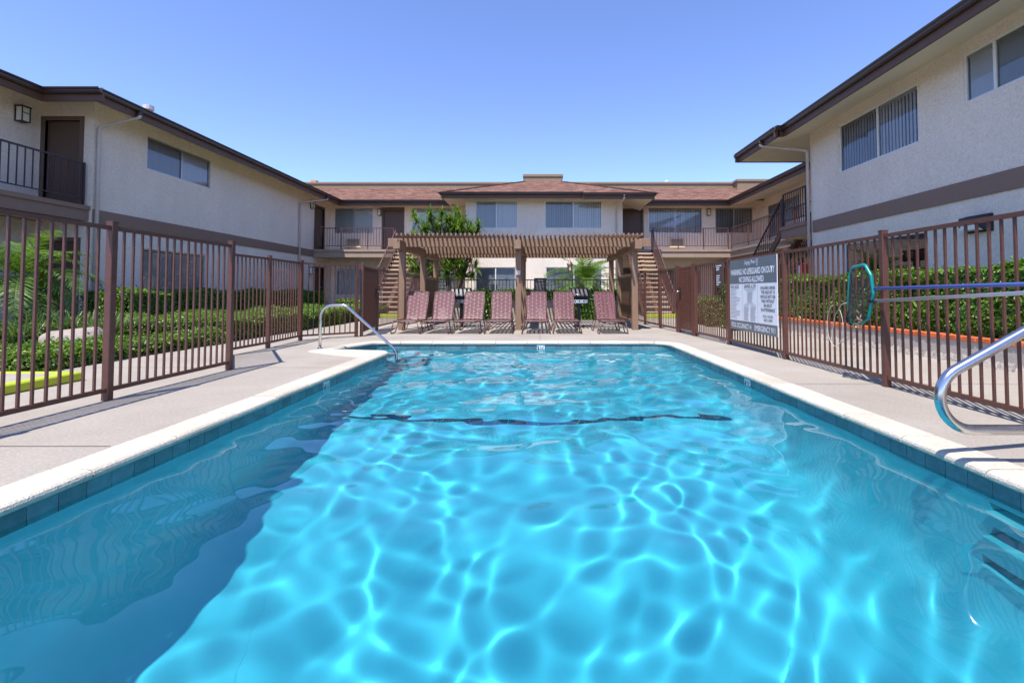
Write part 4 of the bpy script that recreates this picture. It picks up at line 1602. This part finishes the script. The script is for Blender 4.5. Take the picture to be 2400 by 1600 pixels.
lg0 = make_lounger()
lsp = [(-3.11, 11.1, 0, 'mauve strap lounger at the left end of the row, beside the pergola corner post'),
       (-2.44, 11.1, -1, 'second mauve strap lounger from the left'),
       (-1.72, 11.1, -1, 'third mauve strap lounger from the left, in front of the left grill'),
       (-0.957, 11.1, 0, 'mauve strap lounger just left of the central pergola post'),
       (-0.084, 11.1, 1, 'mauve strap lounger just right of the central pergola post'),
       (0.646, 11.1, 0, 'second mauve strap lounger from the right end, beside the right grill'),
       (1.71, 11.08, 2.5, 'mauve strap lounger at the right end, standing apart from the row')]
kids0 = list(lg0.children)
for i, (x, y, rz, lab) in enumerate(lsp):
    if i == 0:
        r = lg0
    else:
        r = lg0.copy()
        COL.objects.link(r)
    r.location = (x, y, 0)
    r.rotation_euler = (0, 0, R(rz + (0.0, 1.2, -1.5, 0.8, -1.0, 1.6, 0)[i]))
    r['label'] = lab
    if i:
        for ch in kids0:
            c = ch.copy()
            COL.objects.link(c)
            c.parent = r
            c.matrix_parent_inverse = Matrix.Identity(4)

# ------------------------------------------------------------------ barbecues
def grill(label, x, y):
    t = thing('grill', label, 'grill', (x, y, 0), 'pedestal barbecue grills under the pergola')
    # lid: faceted hood
    pr = [(-0.22, 0.80), (-0.25, 0.86), (-0.13, 1.06), (0.10, 1.09), (0.22, 1.0), (0.24, 0.80)]
    mb = MB()
    for sx in (-0.27, 0.27):
        for a, z in pr:
            mb.v.append((x + sx, y + a, z))
    k = len(pr)
    for j in range(k):
        mb.f.append((j, (j + 1) % k, k + (j + 1) % k, k + j))
    mb.f.append(tuple(range(k))[::-1])
    mb.f.append(tuple(range(k, 2 * k)))
    lid = mb.build('lid', 'black_enamel', t, bevel=0.01)
    MB().tube([(x - 0.18, y - 0.22, 0.90), (x - 0.18, y - 0.28, 0.90), (x + 0.18, y - 0.28, 0.90), (x + 0.18, y - 0.22, 0.90)], 0.011, 8).build('lid_handle', 'chrome', lid, smooth=True)
    MB().box(x - 0.26, x + 0.26, y - 0.22, y + 0.22, 0.66, 0.797).build('firebox', 'black_enamel', t, bevel=0.02)
    pn = MB().box(x - 0.23, x + 0.23, y - 0.245, y - 0.222, 0.665, 0.755).build('control_panel', 'steel', t)
    for dx in (-0.12, 0.0, 0.12):
        MB().tube([(x + dx, y - 0.246, 0.71), (x + dx, y - 0.28, 0.71)], 0.022, 10).build('knob', 'black_enamel', pn, smooth=False)
    MB().box(x + 0.285, x + 0.62, y - 0.18, y + 0.18, 0.76, 0.785).build('side_shelf', 'steel', t, bevel=0.006)
    MB().box(x - 0.045, x + 0.045, y - 0.045, y + 0.045, 0.01, 0.66).build('pedestal', 'black_enamel', t)
    MB().box(x - 0.16, x + 0.16, y - 0.16, y + 0.16, 0.0, 0.012).build('base_plate', 'black_enamel', t)


grill('black barbecue grill behind the third lounger from the left', -2.20, 13.55)
grill('black barbecue grill with steel side shelf near the right end lounger', 1.10, 13.55)

# ------------------------------------------------------------------ signs
def bars(mb, rows, c, ux, uy, n, h):
    """unreadable fine print as thin printed strokes: rows of (u0, u1, v)"""
    for u0, u1, v in rows:
        p = [c + ux * u0 + uy * (v - h / 2), c + ux * u1 + uy * (v - h / 2), c + ux * u1 + uy * (v + h / 2), c + ux * u0 + uy * (v + h / 2)]
        mb.add([q + n * 0.004 for q in p], [(0, 1, 2, 3)])


sg = thing('sign', 'large grey and white pool warning sign on the right fence', 'sign', (3.48, 7.9, 0.3))
sx_ = 3.475
ux, uy, nn = Vector((0, -1, 0)), Z_, Vector((-1, 0, 0))
C = Vector((sx_, 7.90, 0.92))
HW, HH = 0.87, 0.61
MB().box(sx_, sx_ + 0.012, 7.90 - HW, 7.90 + HW, 0.92 - HH, 0.92 + HH).build('panel', 'sign_white', sg)


def patch(u0, u1, v0, v1, m, nm):
    return MB().add([C + ux * u0 + uy * v0 + nn * 0.002, C + ux * u1 + uy * v0 + nn * 0.002, C + ux * u1 + uy * v1 + nn * 0.002, C + ux * u0 + uy * v1 + nn * 0.002], [(0, 1, 2, 3)]).build(nm, m, sg)


patch(-HW, HW, 0.195, HH, 'sign_grey', 'header_band')
patch(-HW, HW, -HH, -0.445, 'sign_grey', 'footer_band')


def put(txt, u, v, w, h, m='sign_white', bold=0.02, shear=0):
    place_flat(text_mesh(txt, m, w, h, bold, shear), 'lettering', C + ux * u + uy * v + nn * 0.004, ux, uy, sg)


put('Singing Tree', -0.04, 0.535, 0.40, 0.085, bold=0.005, shear=0.35)
put('WARNING: NO LIFEGUARD ON DUTY', 0, 0.395, 1.62, 0.105, bold=0.03)
put('NO DIVING ALLOWED', 0, 0.262, 0.92, 0.10, bold=0.03)
put('POOL RULES', -0.655, 0.145, 0.36, 0.062, 'ink', 0.005)
put('SAVING A LIFE', -0.04, 0.145, 0.44, 0.062, 'ink', 0.005)
for k_, s_ in enumerate(('CHILDREN UNDER', 'THE AGE OF 14', 'SHOULD NOT USE', 'POOL WITHOUT', 'AN ADULT', 'IN ATTENDANCE')):
    put(s_, 0.58, 0.115 - k_ * 0.068, 0.034 * len(s_), 0.046, 'ink', 0.018)
put('POOL HOURS:', 0.58, -0.325, 0.33, 0.042, 'ink', 0.0)
put('8AM-10PM', 0.58, -0.385, 0.27, 0.042, 'ink', 0.0)
put('POOL OCCUPANCY 14', -0.40, -0.527, 0.80, 0.088, bold=0.02)
put('EMERGENCY 911', 0.46, -0.527, 0.68, 0.088, bold=0.02)
# little tree emblem beside the script name
mb = MB()
e0 = C + ux * 0.235 + uy * 0.545 + nn * 0.004
for k in range(14):
    a0, a1 = 2 * math.pi * k / 14, 2 * math.pi * (k + 1) / 14
    mb.add([e0 + ux * (r_ * math.cos(a)) + uy * (r_ * math.sin(a)) for r_, a in ((0.032, a0), (0.04, a0), (0.04, a1), (0.032, a1))], [(0, 1, 2, 3)])
mb.add([e0 + ux * a + uy * b for a, b in ((-0.005, -0.062), (0.005, -0.062), (0.005, 0.02), (-0.005, 0.02))], [(0, 1, 2, 3)])
mb.add([e0 + ux * a + uy * b for a, b in ((-0.03, -0.062), (0.03, -0.062), (0.03, -0.054), (-0.03, -0.054))], [(0, 1, 2, 3)])
mb.build('emblem', 'sign_white', sg)
mb = MB()
rnd = random.Random(4)
rows = []
for k in range(21):
    rows.append((-0.84, -0.84 + rnd.uniform(0.2, 0.44), 0.09 - k * 0.0245))
bars(mb, rows, C, ux, uy, nn, 0.009)
rows = [(-0.25, 0.18, 0.095), (-0.2, 0.13, 0.08)]
for k in range(12):
    rows.append((-0.14, rnd.uniform(0.02, 0.08), 0.055 - k * 0.016))
for k in range(15):
    rows.append((-0.28, -0.28 + rnd.uniform(0.15, 0.21), -0.19 - k * 0.0165))
    rows.append((-0.03, -0.03 + rnd.uniform(0.15, 0.21), -0.19 - k * 0.0165))
rows += [(-0.22, 0.12, -0.145), (-0.27, -0.08, -0.17), (-0.03, 0.18, -0.17)]
bars(mb, rows, C, ux, uy, nn, 0.007)
mb.build('fine_print', 'sign_text_grey', sg)
mb = MB()
for u in (-0.33, 0.24):
    mb.add([C + ux * (u + a) + uy * b + nn * 0.0035 for a, b in ((0, -0.44), (0.006, -0.44), (0.006, 0.18), (0, 0.18))], [(0, 1, 2, 3)])
mb.build('divider', 'sign_text_grey', sg)
for u, v in ((-HW + 0.03, HH - 0.03), (HW - 0.03, HH - 0.03), (-HW + 0.03, -HH + 0.03), (HW - 0.03, -HH + 0.03)):
    c = C + ux * u + uy * v
    MB().tube([c + nn * 0.001, c + nn * 0.006], 0.01, 8).build('screw', 'steel', sg)

s2 = thing('sign', 'small brown notice with white lines left of the large sign', 'sign', (3.43, 9.12, 1.0))
C2 = Vector((3.425, 9.13, 1.30))
MB().box(3.425, 3.435, 8.94, 9.32, 1.08, 1.525).build('panel', 'sign_brown', s2)
mb = MB()
rnd = random.Random(9)
rows = [(-0.17, 0.10, 0.17), (-0.17, 0.0, 0.13), (-0.17, -0.02, 0.095)] + [(-0.17, rnd.uniform(-0.03, 0.06), -0.02 - 0.042 * k) for k in range(5)]
bars(mb, rows, C2, ux, uy, nn, 0.02)
mb.build('lettering', 'sign_white', s2)
s3 = thing('sign', 'black notice board with pale lines on the railing behind the loungers', 'sign', (0.1, 17.1, 1.0))
MB().box(-0.2, 0.24, 17.14, 17.155, 0.99, 1.47).build('panel', 'black_enamel', s3)
mb = MB()
rows = [(-0.1, 0.1, 0.17), (-0.14, 0.14, 0.13)] + [(-0.18, rnd.uniform(0.08, 0.18), 0.07 - 0.04 * k) for k in range(7)]
bars(mb, rows, Vector((0.02, 17.14, 1.23)), X_, Z_, Vector((0, -1, 0)), 0.012)
mb.build('lettering', 'sign_text_grey', s3)

# ------------------------------------------------------------------ skimmer net, spare pole, hose
nx_ = 3.47
sk = thing('skimmer_net', 'teal framed leaf net on a blue pole hung on the right fence', 'skimmer net', (nx_, 5.1, 0.7))
MB().tube([(nx_, 5.02, 1.005), (nx_, 0.8, 1.06)], 0.0165, 12).build('pole', 'blue_pole', sk, smooth=True)
outl = [(5.30, 1.24), (5.10, 1.26), (5.01, 1.14), (4.98, 0.95), (5.06, 0.70), (5.24, 0.60), (5.38, 0.62), (5.38, 0.9), (5.35, 1.16)]
fp = fillet([(nx_ - 0.01, y, z) for y, z in outl], [0.05] * len(outl), 5)
fp = [Vector(p) for p in fp]
MB().tube(fp + [fp[0], fp[1]], 0.018, 8, caps=False).build('frame', 'teal_plastic', sk, smooth=True)
MB().tube([(nx_, 5.04, 1.005), (nx_ - 0.005, 4.985, 1.0), (nx_ - 0.01, 4.985, 0.95)], 0.02, 8).build('bracket', 'teal_plastic', sk, smooth=True)
# net bag: woven threads sagging below the frame
mb = MB()
cen = Vector((nx_ + 0.0, 5.19, 0.93))
depth = Vector((-0.10, 0.0, -0.10))
RN = 16
ring = [fp[int(i * len(fp) / 40)] for i in range(40)]
grid = []
for j in range(RN + 1):
    u = j / RN
    rr = []
    for p in ring:
        q = cen + (p - cen) * (1 - 0.92 * u ** 1.2)
        low = max(0, (0.95 - p.z)) / 0.35
        q = q + depth * (math.sin(u * math.pi / 2) * (0.5 + 0.9 * low))
        rr.append(q)
    grid.append(rr)
for j in range(RN + 1):
    for i in range(40):
        mb.bar(grid[j][i], grid[j][(i + 1) % 40], 0.0035, 0.0035)
        if j < RN:
            mb.bar(grid[j][i], grid[j + 1][i], 0.0035, 0.0035)
stuff(mb.build('net_bag', 'net', sk))
mb = MB()
for k in range(30):
    p = cen + Vector((-0.08 + random.uniform(-.02, .02), random.uniform(-0.1, 0.12), random.uniform(-0.33, -0.15)))
    a = Vector((random.uniform(-1, 1), random.uniform(-1, 1), random.uniform(-1, 1))).normalized() * 0.03
    b2 = a.cross(Vector((0.3, 0.5, 0.8))).normalized() * 0.01
    mb.add([p - a, p + b2, p + a, p - b2], [(0, 1, 2, 3)])
stuff(mb.build('caught_leaves', 'tread', sk))
pl_ = thing('pole', 'silver telescopic pool pole hung on the right fence below the blue one', 'pole', (nx_, 4.9, 0.87))
MB().tube([(nx_ - 0.01, 5.0, 0.875), (nx_ - 0.01, 3.4, 0.965), (nx_ - 0.01, 0.8, 1.0)], 0.0165, 12).build('tube', 'silver_pole', pl_, smooth=True)
MB().tube([(nx_ - 0.01, 5.03, 0.873), (nx_ - 0.01, 4.93, 0.879)], 0.021, 12).build('grip', 'black_enamel', pl_, smooth=True)
hs = thing('hose', 'thin pale vacuum hose looped over the right fence beside the net', 'hose', (nx_, 5.6, 0.4))
hp = []
for k in range(34):
    a = R(100 + k * 9.4)
    hp.append((nx_ - 0.025, 5.62 - 0.15 * math.cos(a), 0.58 + 0.24 * math.sin(a)))
MB().tube(hp, 0.0038, 6).build('loop', 'hose', hs, smooth=True)
MB().tube([(nx_, 5.38, 0.86), (nx_ - 0.03, 5.48, 0.83), (nx_ - 0.02, 5.62, 0.70), (nx_ - 0.02, 5.68, 0.5), (nx_ - 0.02, 5.67, 0.36)], 0.0038, 6).build('tail', 'hose', hs, smooth=True)

# fire cabinet at the corner of the right block
fc = thing('fire_cabinet', 'red fire extinguisher cabinet at the corner of the right block', 'fire cabinet', (7.35, 13.55, 1.3))
MB().box(7.36, 7.58, 13.46, 13.66, 1.28, 1.76).build('box', 'red_paint', fc, bevel=0.01)
MB().box(7.352, 7.358, 13.49, 13.63, 1.40, 1.72).build('glass_front', 'lamp_glass', fc)

# ------------------------------------------------------------------ planting
NR = np.random.default_rng(5)


def unit(a):
    return a / np.maximum(1e-9, np.linalg.norm(a, axis=1, keepdims=True))


def leaf_cloud(P, N, length, width, name, m, parent, tilt=0.65, fold=0.25, lvar=0.35):
    """one folded four-vertex leaf per point, lying roughly across the outward normal N"""
    n = len(P)
    nn = unit(N + NR.normal(0, tilt, (n, 3)))
    t = unit(np.cross(nn, NR.normal(0, 1, (n, 3))))
    s = np.cross(nn, t)
    L = length * (1 + NR.uniform(-lvar, lvar, (n, 1)))
    W = width * (1 + NR.uniform(-lvar, lvar, (n, 1)))
    base = P - t * L * 0.5
    tip = P + t * L * 0.5 - nn * L * 0.12
    lf = P - t * L * 0.06 + s * W * 0.5 + nn * W * fold
    rt = P - t * L * 0.06 - s * W * 0.5 + nn * W * fold
    V = np.stack([base, lf, tip, rt], 1).reshape(-1, 3)
    i = np.arange(n) * 4
    F = np.stack([np.stack([i, i + 1, i + 2], 1), np.stack([i, i + 2, i + 3], 1)], 1).reshape(-1, 3)
    return tri_mesh(V, F, name, m, parent)


def tri_mesh(V, F, name, m, parent=None, smooth=False):
    me = bpy.data.meshes.new(name)
    me.vertices.add(len(V))
    me.vertices.foreach_set('co', np.asarray(V, dtype=np.float32).ravel())
    me.loops.add(F.size)
    me.loops.foreach_set('vertex_index', F.ravel().astype(np.int32))
    me.polygons.add(len(F))
    me.polygons.foreach_set('loop_start', (np.arange(len(F)) * F.shape[1]).astype(np.int32))
    me.update(calc_edges=True)
    return link(name, me, m, parent, smooth)


def box_surface(n, x0, x1, y0, y1, z0, z1, faces='xXyYZ', depth=0.05):
    """points scattered on the chosen faces of a box with outward normals, pushed in by up to depth"""
    ar = {'x': (y1 - y0) * (z1 - z0), 'X': (y1 - y0) * (z1 - z0), 'y': (x1 - x0) * (z1 - z0), 'Y': (x1 - x0) * (z1 - z0), 'Z': (x1 - x0) * (y1 - y0)}
    tot = sum(ar[f] for f in faces)
    P, N = [], []
    for f in faces:
        k = int(n * ar[f] / tot)
        a = NR.uniform(0, 1, (k, 3))
        p = np.stack([x0 + a[:, 0] * (x1 - x0), y0 + a[:, 1] * (y1 - y0), z0 + a[:, 2] * (z1 - z0)], 1)
        d = np.abs(NR.normal(0, depth, k))
        nn = np.zeros((k, 3))
        if f == 'x':
            p[:, 0] = x0 + d
            nn[:, 0] = -1
        if f == 'X':
            p[:, 0] = x1 - d
            nn[:, 0] = 1
        if f == 'y':
            p[:, 1] = y0 + d
            nn[:, 1] = -1
        if f == 'Y':
            p[:, 1] = y1 - d
            nn[:, 1] = 1
        if f == 'Z':
            p[:, 2] = z1 - d
            nn[:, 2] = 1
        P.append(p)
        N.append(nn)
    P, N = np.concatenate(P), np.concatenate(N)
    # uneven clipped surface
    w = 0.045 * np.sin(P[:, 0] * 3.1 + P[:, 1] * 2.3) + 0.03 * np.sin(P[:, 1] * 5.7 + P[:, 2] * 4.1) + 0.02 * np.sin(P[:, 0] * 9 + P[:, 2] * 7)
    P = P + N * w[:, None] + NR.normal(0, 0.012, P.shape)
    N = N + np.array([0, 0, 0.45])
    return P, N


def hedge(label, x0, x1, y0, y1, z0, z1, n, ll, lw, m='hedge_leaf', faces='xXyYZ', name='hedge', inset=0.09, cat='hedge', depth=0.05):
    t = thing(name, label, cat, ((x0 + x1) / 2, (y0 + y1) / 2, z0))
    MB().box(x0 + inset, x1 - inset, y0 + inset, y1 - inset, z0, z1 - inset).build('dark_core', 'hedge_core', t)  # solid near-black box filling the hedge behind its leaves
    P, N = box_surface(n, x0, x1, y0, y1, z0, z1, faces, depth)
    k = n // 60
    P2, N2 = box_surface(k, x0, x1, y0, y1, z1 - 0.05, z1 + 0.03, 'Z', 0.03)
    leaf_cloud(np.concatenate([P, P2 + np.array([0, 0, 0.03])]), np.concatenate([N, N2]), ll, lw, 'foliage', m, t)
    return t


# soil beds, a low sheet under the plants
structure(MB().box(-11.9, DX0, 5.62, 22.4, -0.10, 0.03).build('planting_bed', 'soil'))
structure(MB().box(5.86, 7.6, -3, 13.2, -0.1, 0.28).build('planting_bed', 'soil'))
structure(MB().box(-4.2, 3.0, 17.3, 18.6, -0.1, 0.5).build('planting_bed', 'soil'))

hedge('tall clipped dark hedge against the left building below its window', -10.45, -9.38, 10.9, 21.0, 0.0, 0.99, 62000, 0.05, 0.032, faces='XyZ', depth=0.035)
hedge('low clipped hedge along the left footpath in front of the tall hedge', -9.3, -6.02, 9.25, 19.2, 0.0, 0.44, 95000, 0.044, 0.032, m='ivy_leaf', faces='XyZ', name='low_hedge', inset=0.07, depth=0.06)
hedge('ivy bed around the boulder at the left, nearest the camera', -11.0, -6.0, 5.66, 9.2, 0.0, 0.20, 60000, 0.048, 0.038, m='ivy_leaf', faces='XyZ', name='ground_cover', inset=0.05, cat='ground cover', depth=0.05)
hedge('bright green clipped hedge above the brick capped planter at the right', 5.98, 7.15, 3.0, 11.9, 0.30, 1.27, 90000, 0.062, 0.034, faces='xYZ', depth=0.035)
hedge('clipped hedge beyond the right gate behind the small notice', 4.75, 5.70, 13.4, 16.5, 0.0, 0.75, 16000, 0.06, 0.036, m='ivy_leaf', faces='xyZ', depth=0.06)
hedge('leafy shrub on the planter corner behind the small notice', 4.85, 5.8, 12.0, 12.9, 0.0, 1.15, 2600, 0.10, 0.06, name='shrub', cat='shrub', depth=0.12, inset=0.2)
hedge('glossy green shrubs growing over the low wall behind the loungers', -2.4, 2.8, 17.35, 18.3, 0.5, 1.02, 16000, 0.085, 0.045, faces='xXyZ', name='shrub', cat='shrub', depth=0.08)
hedge('dark shrubs hanging down the low wall between the loungers and left grill', -2.7, -1.15, 16.75, 17.1, 0.0, 0.85, 5000, 0.085, 0.045, faces='xXyZ', name='shrub', cat='shrub', depth=0.08)
hedge('dark shrubs hanging down the low wall behind the right grill', 0.75, 2.6, 16.75, 17.1, 0.0, 0.85, 5500, 0.085, 0.045, faces='xXyZ', name='shrub', cat='shrub', depth=0.08)
hedge('small dark shrub under the far left ground floor window', -8.6, -7.6, 20.2, 21.2, 0.0, 0.62, 5000, 0.06, 0.04, name='shrub', cat='shrub', depth=0.08)

# brick capped planter wall on the right
pw_ = thing('planter_wall', 'grey rendered planter wall with orange brick cap on the right', 'wall', (5.8, 5, 0))
MB().box(5.78, 5.96, -3.0, 12.2, 0.0, 0.30).build('render', 'planter', pw_)
mb = MB()
k = 0
y = -3.0
rnd = random.Random(2)
while y < 12.2:
    dx, dz = rnd.uniform(0.02, 0.09), rnd.uniform(0.06, 0.14)
    mb.add([(5.779, y, dz), (5.779 - dx, y, 0.0), (5.779, y, 0.0)], [])
    y += 0.06
nv = len(mb.v) // 3
for i in range(nv - 1):
    a = i * 3
    mb.f.append((a, a + 1, a + 4, a + 3))
mb.build('broken_footing', 'mortar', pw_)
bk = [boxmesh('brick', 0.20, 0.092, 0.062, 'brick', bevel=0.004), boxmesh('brick', 0.197, 0.090, 0.060, 'brick', bevel=0.006)]
nb = int(15.2 / 0.103)
for i in range(nb):
    inst(bk[i % 2], 'brick', (5.862 + rnd.uniform(-.004, .004), -2.95 + i * 0.103, 0.306 + rnd.uniform(-.002, .002)), pw_, rot=(0, 0, rnd.uniform(-.02, .02)))
MB().box(5.772, 5.95, -3.0, 12.2, 0.301, 0.358).build('brick_mortar', 'mortar', pw_)

# yellow edged landing by the left fence, yellow kerbs at the stairs
kb = thing('kerb', 'raised concrete pad with yellow green painted edge behind the left fence', 'kerb', (-5.6, 4.5, 0))
MB().box(-8.4, -5.16, 2.0, 5.19, 0.0, 0.096).build('pad', 'concrete', kb)
MB().box(-5.157, -5.02, 2.0, 5.32, 0.0, 0.10).build('painted_edge', 'yellow_paint', kb, bevel=0.015)
MB().box(-8.4, -5.16, 5.193, 5.32, 0.0, 0.10).build('painted_edge', 'yellow_paint', kb, bevel=0.015)
for lab, xa, xb in (('yellow painted kerb at the foot of the left stairs', -6.9, -5.3), ('yellow painted kerb at the foot of the right stairs', 4.0, 5.5)):
    tag(MB().box(xa, xb, 18.0, 18.2, 0.0, 0.14).build('kerb', 'yellow_paint', bevel=0.015), lab, 'kerb')

# boulder
bm = bmesh.new()
bmesh.ops.create_icosphere(bm, subdivisions=4, radius=1.0)
for v in bm.verts:
    c = v.co.copy()
    nzv = 0.10 * math.sin(3.1 * c.x + 1.0) * math.sin(2.7 * c.y + .4) + 0.07 * math.sin(6 * c.y + 2 * c.z) + 0.035 * math.sin(11 * c.x + 7 * c.z)
    c *= 1 + nzv
    c.z = min(c.z, 0.62 + 0.1 * math.sin(2 * c.x + 1) + 0.05 * c.y)
    v.co = Vector((c.x * 0.46, c.y * 0.34, c.z * 0.30 + 0.08))
me = bpy.data.meshes.new('boulder')
bm.to_mesh(me)
bm.free()
bo = link('boulder', me, 'rock', smooth=False)
bo.location = (-7.5, 7.8, 0.09)
bo.rotation_euler = (0, 0, R(-12))
tag(bo, 'pale flat topped boulder in the ivy behind the left fence', 'boulder')


def strap_plant(label, x, y, z, n, L, spread, w, m='strap_leaf', name='strap_leaf_plant', cat='plant', up=0.75):
    """clump of arching strap leaves"""
    t = thing(name, label, cat, (x, y, z))
    V, F = [], []
    for i in range(n):
        a = NR.uniform(0, 2 * math.pi)
        l = L * NR.uniform(0.6, 1.1)
        lean = NR.uniform(0.15, 1.0) * spread
        b0 = np.array([x + NR.normal(0, 0.09), y + NR.normal(0, 0.09), z])
        d = np.array([math.cos(a), math.sin(a), 0])
        s = np.array([-math.sin(a), math.cos(a), 0])
        k = 6
        st = len(V)
        for j in range(k + 1):
            u = j / k
            r_ = lean * l * (u ** 1.5)
            h = l * up * (u - 0.42 * lean * u * u * 1.3)
            ww = w * (1 - u ** 2.2) * (0.6 + 0.8 * u if u < 0.4 else 0.92)
            c = b0 + d * r_ + np.array([0, 0, h])
            V += [c - s * ww / 2 + np.array([0, 0, ww * 0.25]), c + s * ww / 2 + np.array([0, 0, ww * 0.25])]
        for j in range(k):
            a0 = st + 2 * j
            F += [(a0, a0 + 1, a0 + 3), (a0, a0 + 3, a0 + 2)]
    tri_mesh(np.array(V), np.array(F), 'foliage', m, t)
    return t


for i, (x, y, n, L, lab) in enumerate(((-8.65, 8.25, 170, 0.95, 'strappy dark green clump at far left of the ivy bed'),
                                       (-8.1, 8.35, 170, 0.95, 'strappy clump directly behind the boulder, left half'),
                                       (-7.6, 8.4, 170, 0.95, 'strappy clump behind the boulder, leaning to the hedge'),
                                       (-8.3, 7.75, 150, 0.75, 'low strappy clump left of the boulder'),
                                       (-8.9, 7.9, 150, 0.85, 'strappy clump at the left picture edge'))):
    strap_plant(lab, x, y, 0.1, n, L, 0.95, 0.030, name='strap_leaf_plant')


def feather_palm(label, x, y, z0, h, nf, L, wleaf, trunk_r=0.09, name='palm', droop=1.0, seed=1, dense=44, wl=0.011):
    """slender palm: scarred trunk and a crown of pinnate fronds, one object each"""
    t = thing(name, label, 'palm', (x, y, z0))
    g = np.random.default_rng(seed)
    n = 10
    MB().tube([(x + 0.03 * math.sin(k * .6), y + 0.02 * math.cos(k * .5), z0 + h * k / n) for k in range(n + 1)], [trunk_r * (1.15 - 0.25 * k / n) * (1 + 0.08 * (k % 2)) for k in range(n + 1)], 10).build('trunk', 'bark', t)
    for i in range(nf):
        az = 2 * math.pi * (i * 0.381966) + g.uniform(-.2, .2)
        el = R(78 - 108 * (i / nf) ** 0.85 + g.uniform(-8, 8))
        l = L * g.uniform(0.8, 1.1)
        d = np.array([math.cos(az), math.sin(az), 0])
        pos = np.array([x, y, z0 + h])
        ang = el
        V, F = [], []
        rac = []
        for j in range(dense + 1):
            rac.append((pos.copy(), ang))
            stp = l / dense
            pos = pos + (d * math.cos(ang) + np.array([0, 0, math.sin(ang)])) * stp
            ang -= droop * (1.5 / dense) * (0.4 + 1.3 * j / dense)
        side = np.array([-math.sin(az), math.cos(az), 0])
        for j in range(4, dense + 1):
            p, a = rac[j]
            u = j / dense
            fwd = d * math.cos(a) + np.array([0, 0, math.sin(a)])
            upv = np.cross(side, fwd)
            ll = wleaf * (math.sin(math.pi * min(1, u * 0.82 + 0.12)) ** 0.8) * g.uniform(0.85, 1.1)
            for sg_ in (-1, 1):
                dr = side * sg_ * 0.82 + fwd * 0.55 + upv * -0.18 + g.normal(0, 0.07, 3)
                dr /= np.linalg.norm(dr)
                wv = np.cross(dr, upv)
                wv /= np.linalg.norm(wv)
                w = wl
                mid = p + dr * ll * 0.5 - np.array([0, 0, 0.02 * ll])
                tip = p + dr * ll - np.array([0, 0, 0.22 * ll])
                st = len(V)
                V += [p - wv * w * .5, p + wv * w * .5, mid + wv * w, mid - wv * w, tip]
                F += [(st, st + 1, st + 2), (st, st + 2, st + 3), (st + 3, st + 2, st + 4)]
        for j in range(0, dense, 3):
            p, a = rac[j]
            q_, _ = rac[min(dense, j + 3)]
            st = len(V)
            w = 0.008 * (1.2 - j / dense)
            V += [p - side * w, p + side * w, q_ + side * w * .8, q_ - side * w * .8]
            F += [(st, st + 1, st + 2), (st, st + 2, st + 3)]
        tri_mesh(np.array(V), np.array(F), 'frond', 'palm_leaf', t)
    return t


feather_palm('small feathery palm at the far left behind the fence', -9.45, 8.75, 0.05, 1.2, 30, 1.3, 0.33, 0.07, seed=3, droop=1.0)
feather_palm('feathery palm behind the right half of the pergola', 1.85, 19.3, 0.0, 1.35, 34, 2.0, 0.45, 0.11, seed=8, droop=0.95, wl=0.018)


def dracaena(label, x, y):
    t = thing('dracaena_tree', label, 'tree', (x, y, 0))
    g = np.random.default_rng(21)
    heads = [(-5.46, 4.35), (-5.12, 3.99), (-4.73, 4.19), (-4.43, 4.22), (-4.29, 4.12), (-4.02, 4.22), (-3.61, 4.53), (-3.36, 4.22), (-3.48, 3.99), (-3.83, 3.77), (-2.54, 3.83), (-2.60, 3.55), (-3.15, 4.05)]
    heads += [(g.uniform(-5.3, -2.8), g.uniform(3.2, 4.0)) for k in range(46)] + [(g.uniform(-5.3, -2.6), g.uniform(1.7, 3.1)) for k in range(40)]
    trunks = MB()
    crown = []
    forks = [Vector((x - 0.55, y + 0.1, 1.7)), Vector((x + 0.1, y - 0.1, 1.8)), Vector((x + 0.7, y + 0.1, 1.6))]
    for k, f in enumerate(forks):
        b0 = Vector((x + (k - 1) * 0.16, y, 0))
        trunks.tube([b0, b0.lerp(f, 0.4) + Vector((0.05 * (k - 1), 0, 0)), f], [0.085, 0.075, 0.06], 8)
    V, F = [], []
    for i, (hx, hz) in enumerate(heads):
        hy = y + g.uniform(-0.8, 0.8)
        h = Vector((hx, hy, hz))
        f = min(forks, key=lambda q_: (q_ - h).length)
        trunks.tube([f, f.lerp(h, 0.5) + Vector((0.12 * math.sin(i), 0.1 * math.cos(i * 2), -0.05)), h], [0.045, 0.035, 0.024], 6)
        n = 64
        V, F = [], []
        for j in range(n):
            az = g.uniform(0, 2 * math.pi)
            el = R(85 - 115 * g.uniform(0, 1) ** 0.8)
            L = g.uniform(0.30, 0.50)
            d0 = np.array([math.cos(az) * math.cos(el), math.sin(az) * math.cos(el), math.sin(el)])
            s = np.array([-math.sin(az), math.cos(az), 0])
            p = np.array(h) - np.array([0, 0, 0.14]) * g.uniform(0, 1)
            st = len(V)
            for q_ in range(4):
                u = q_ / 3
                w = 0.046 * (1 - u ** 2) + 0.003
                c = p + d0 * L * u - np.array([0, 0, 0.14 * L * u * u * (1 + math.cos(el))])
                V += [c - s * w / 2, c + s * w / 2]
            for q_ in range(3):
                a0 = st + 2 * q_
                F += [(a0, a0 + 1, a0 + 3), (a0, a0 + 3, a0 + 2)]
        tri_mesh(np.array(V), np.array(F), 'leaf_rosette', 'dracaena_leaf', t)
    trunks.build('trunk', 'bark', t, smooth=True)


dracaena('spiky multi stemmed dracaena tree rising behind the left half of the pergola', -3.9, 20.0)
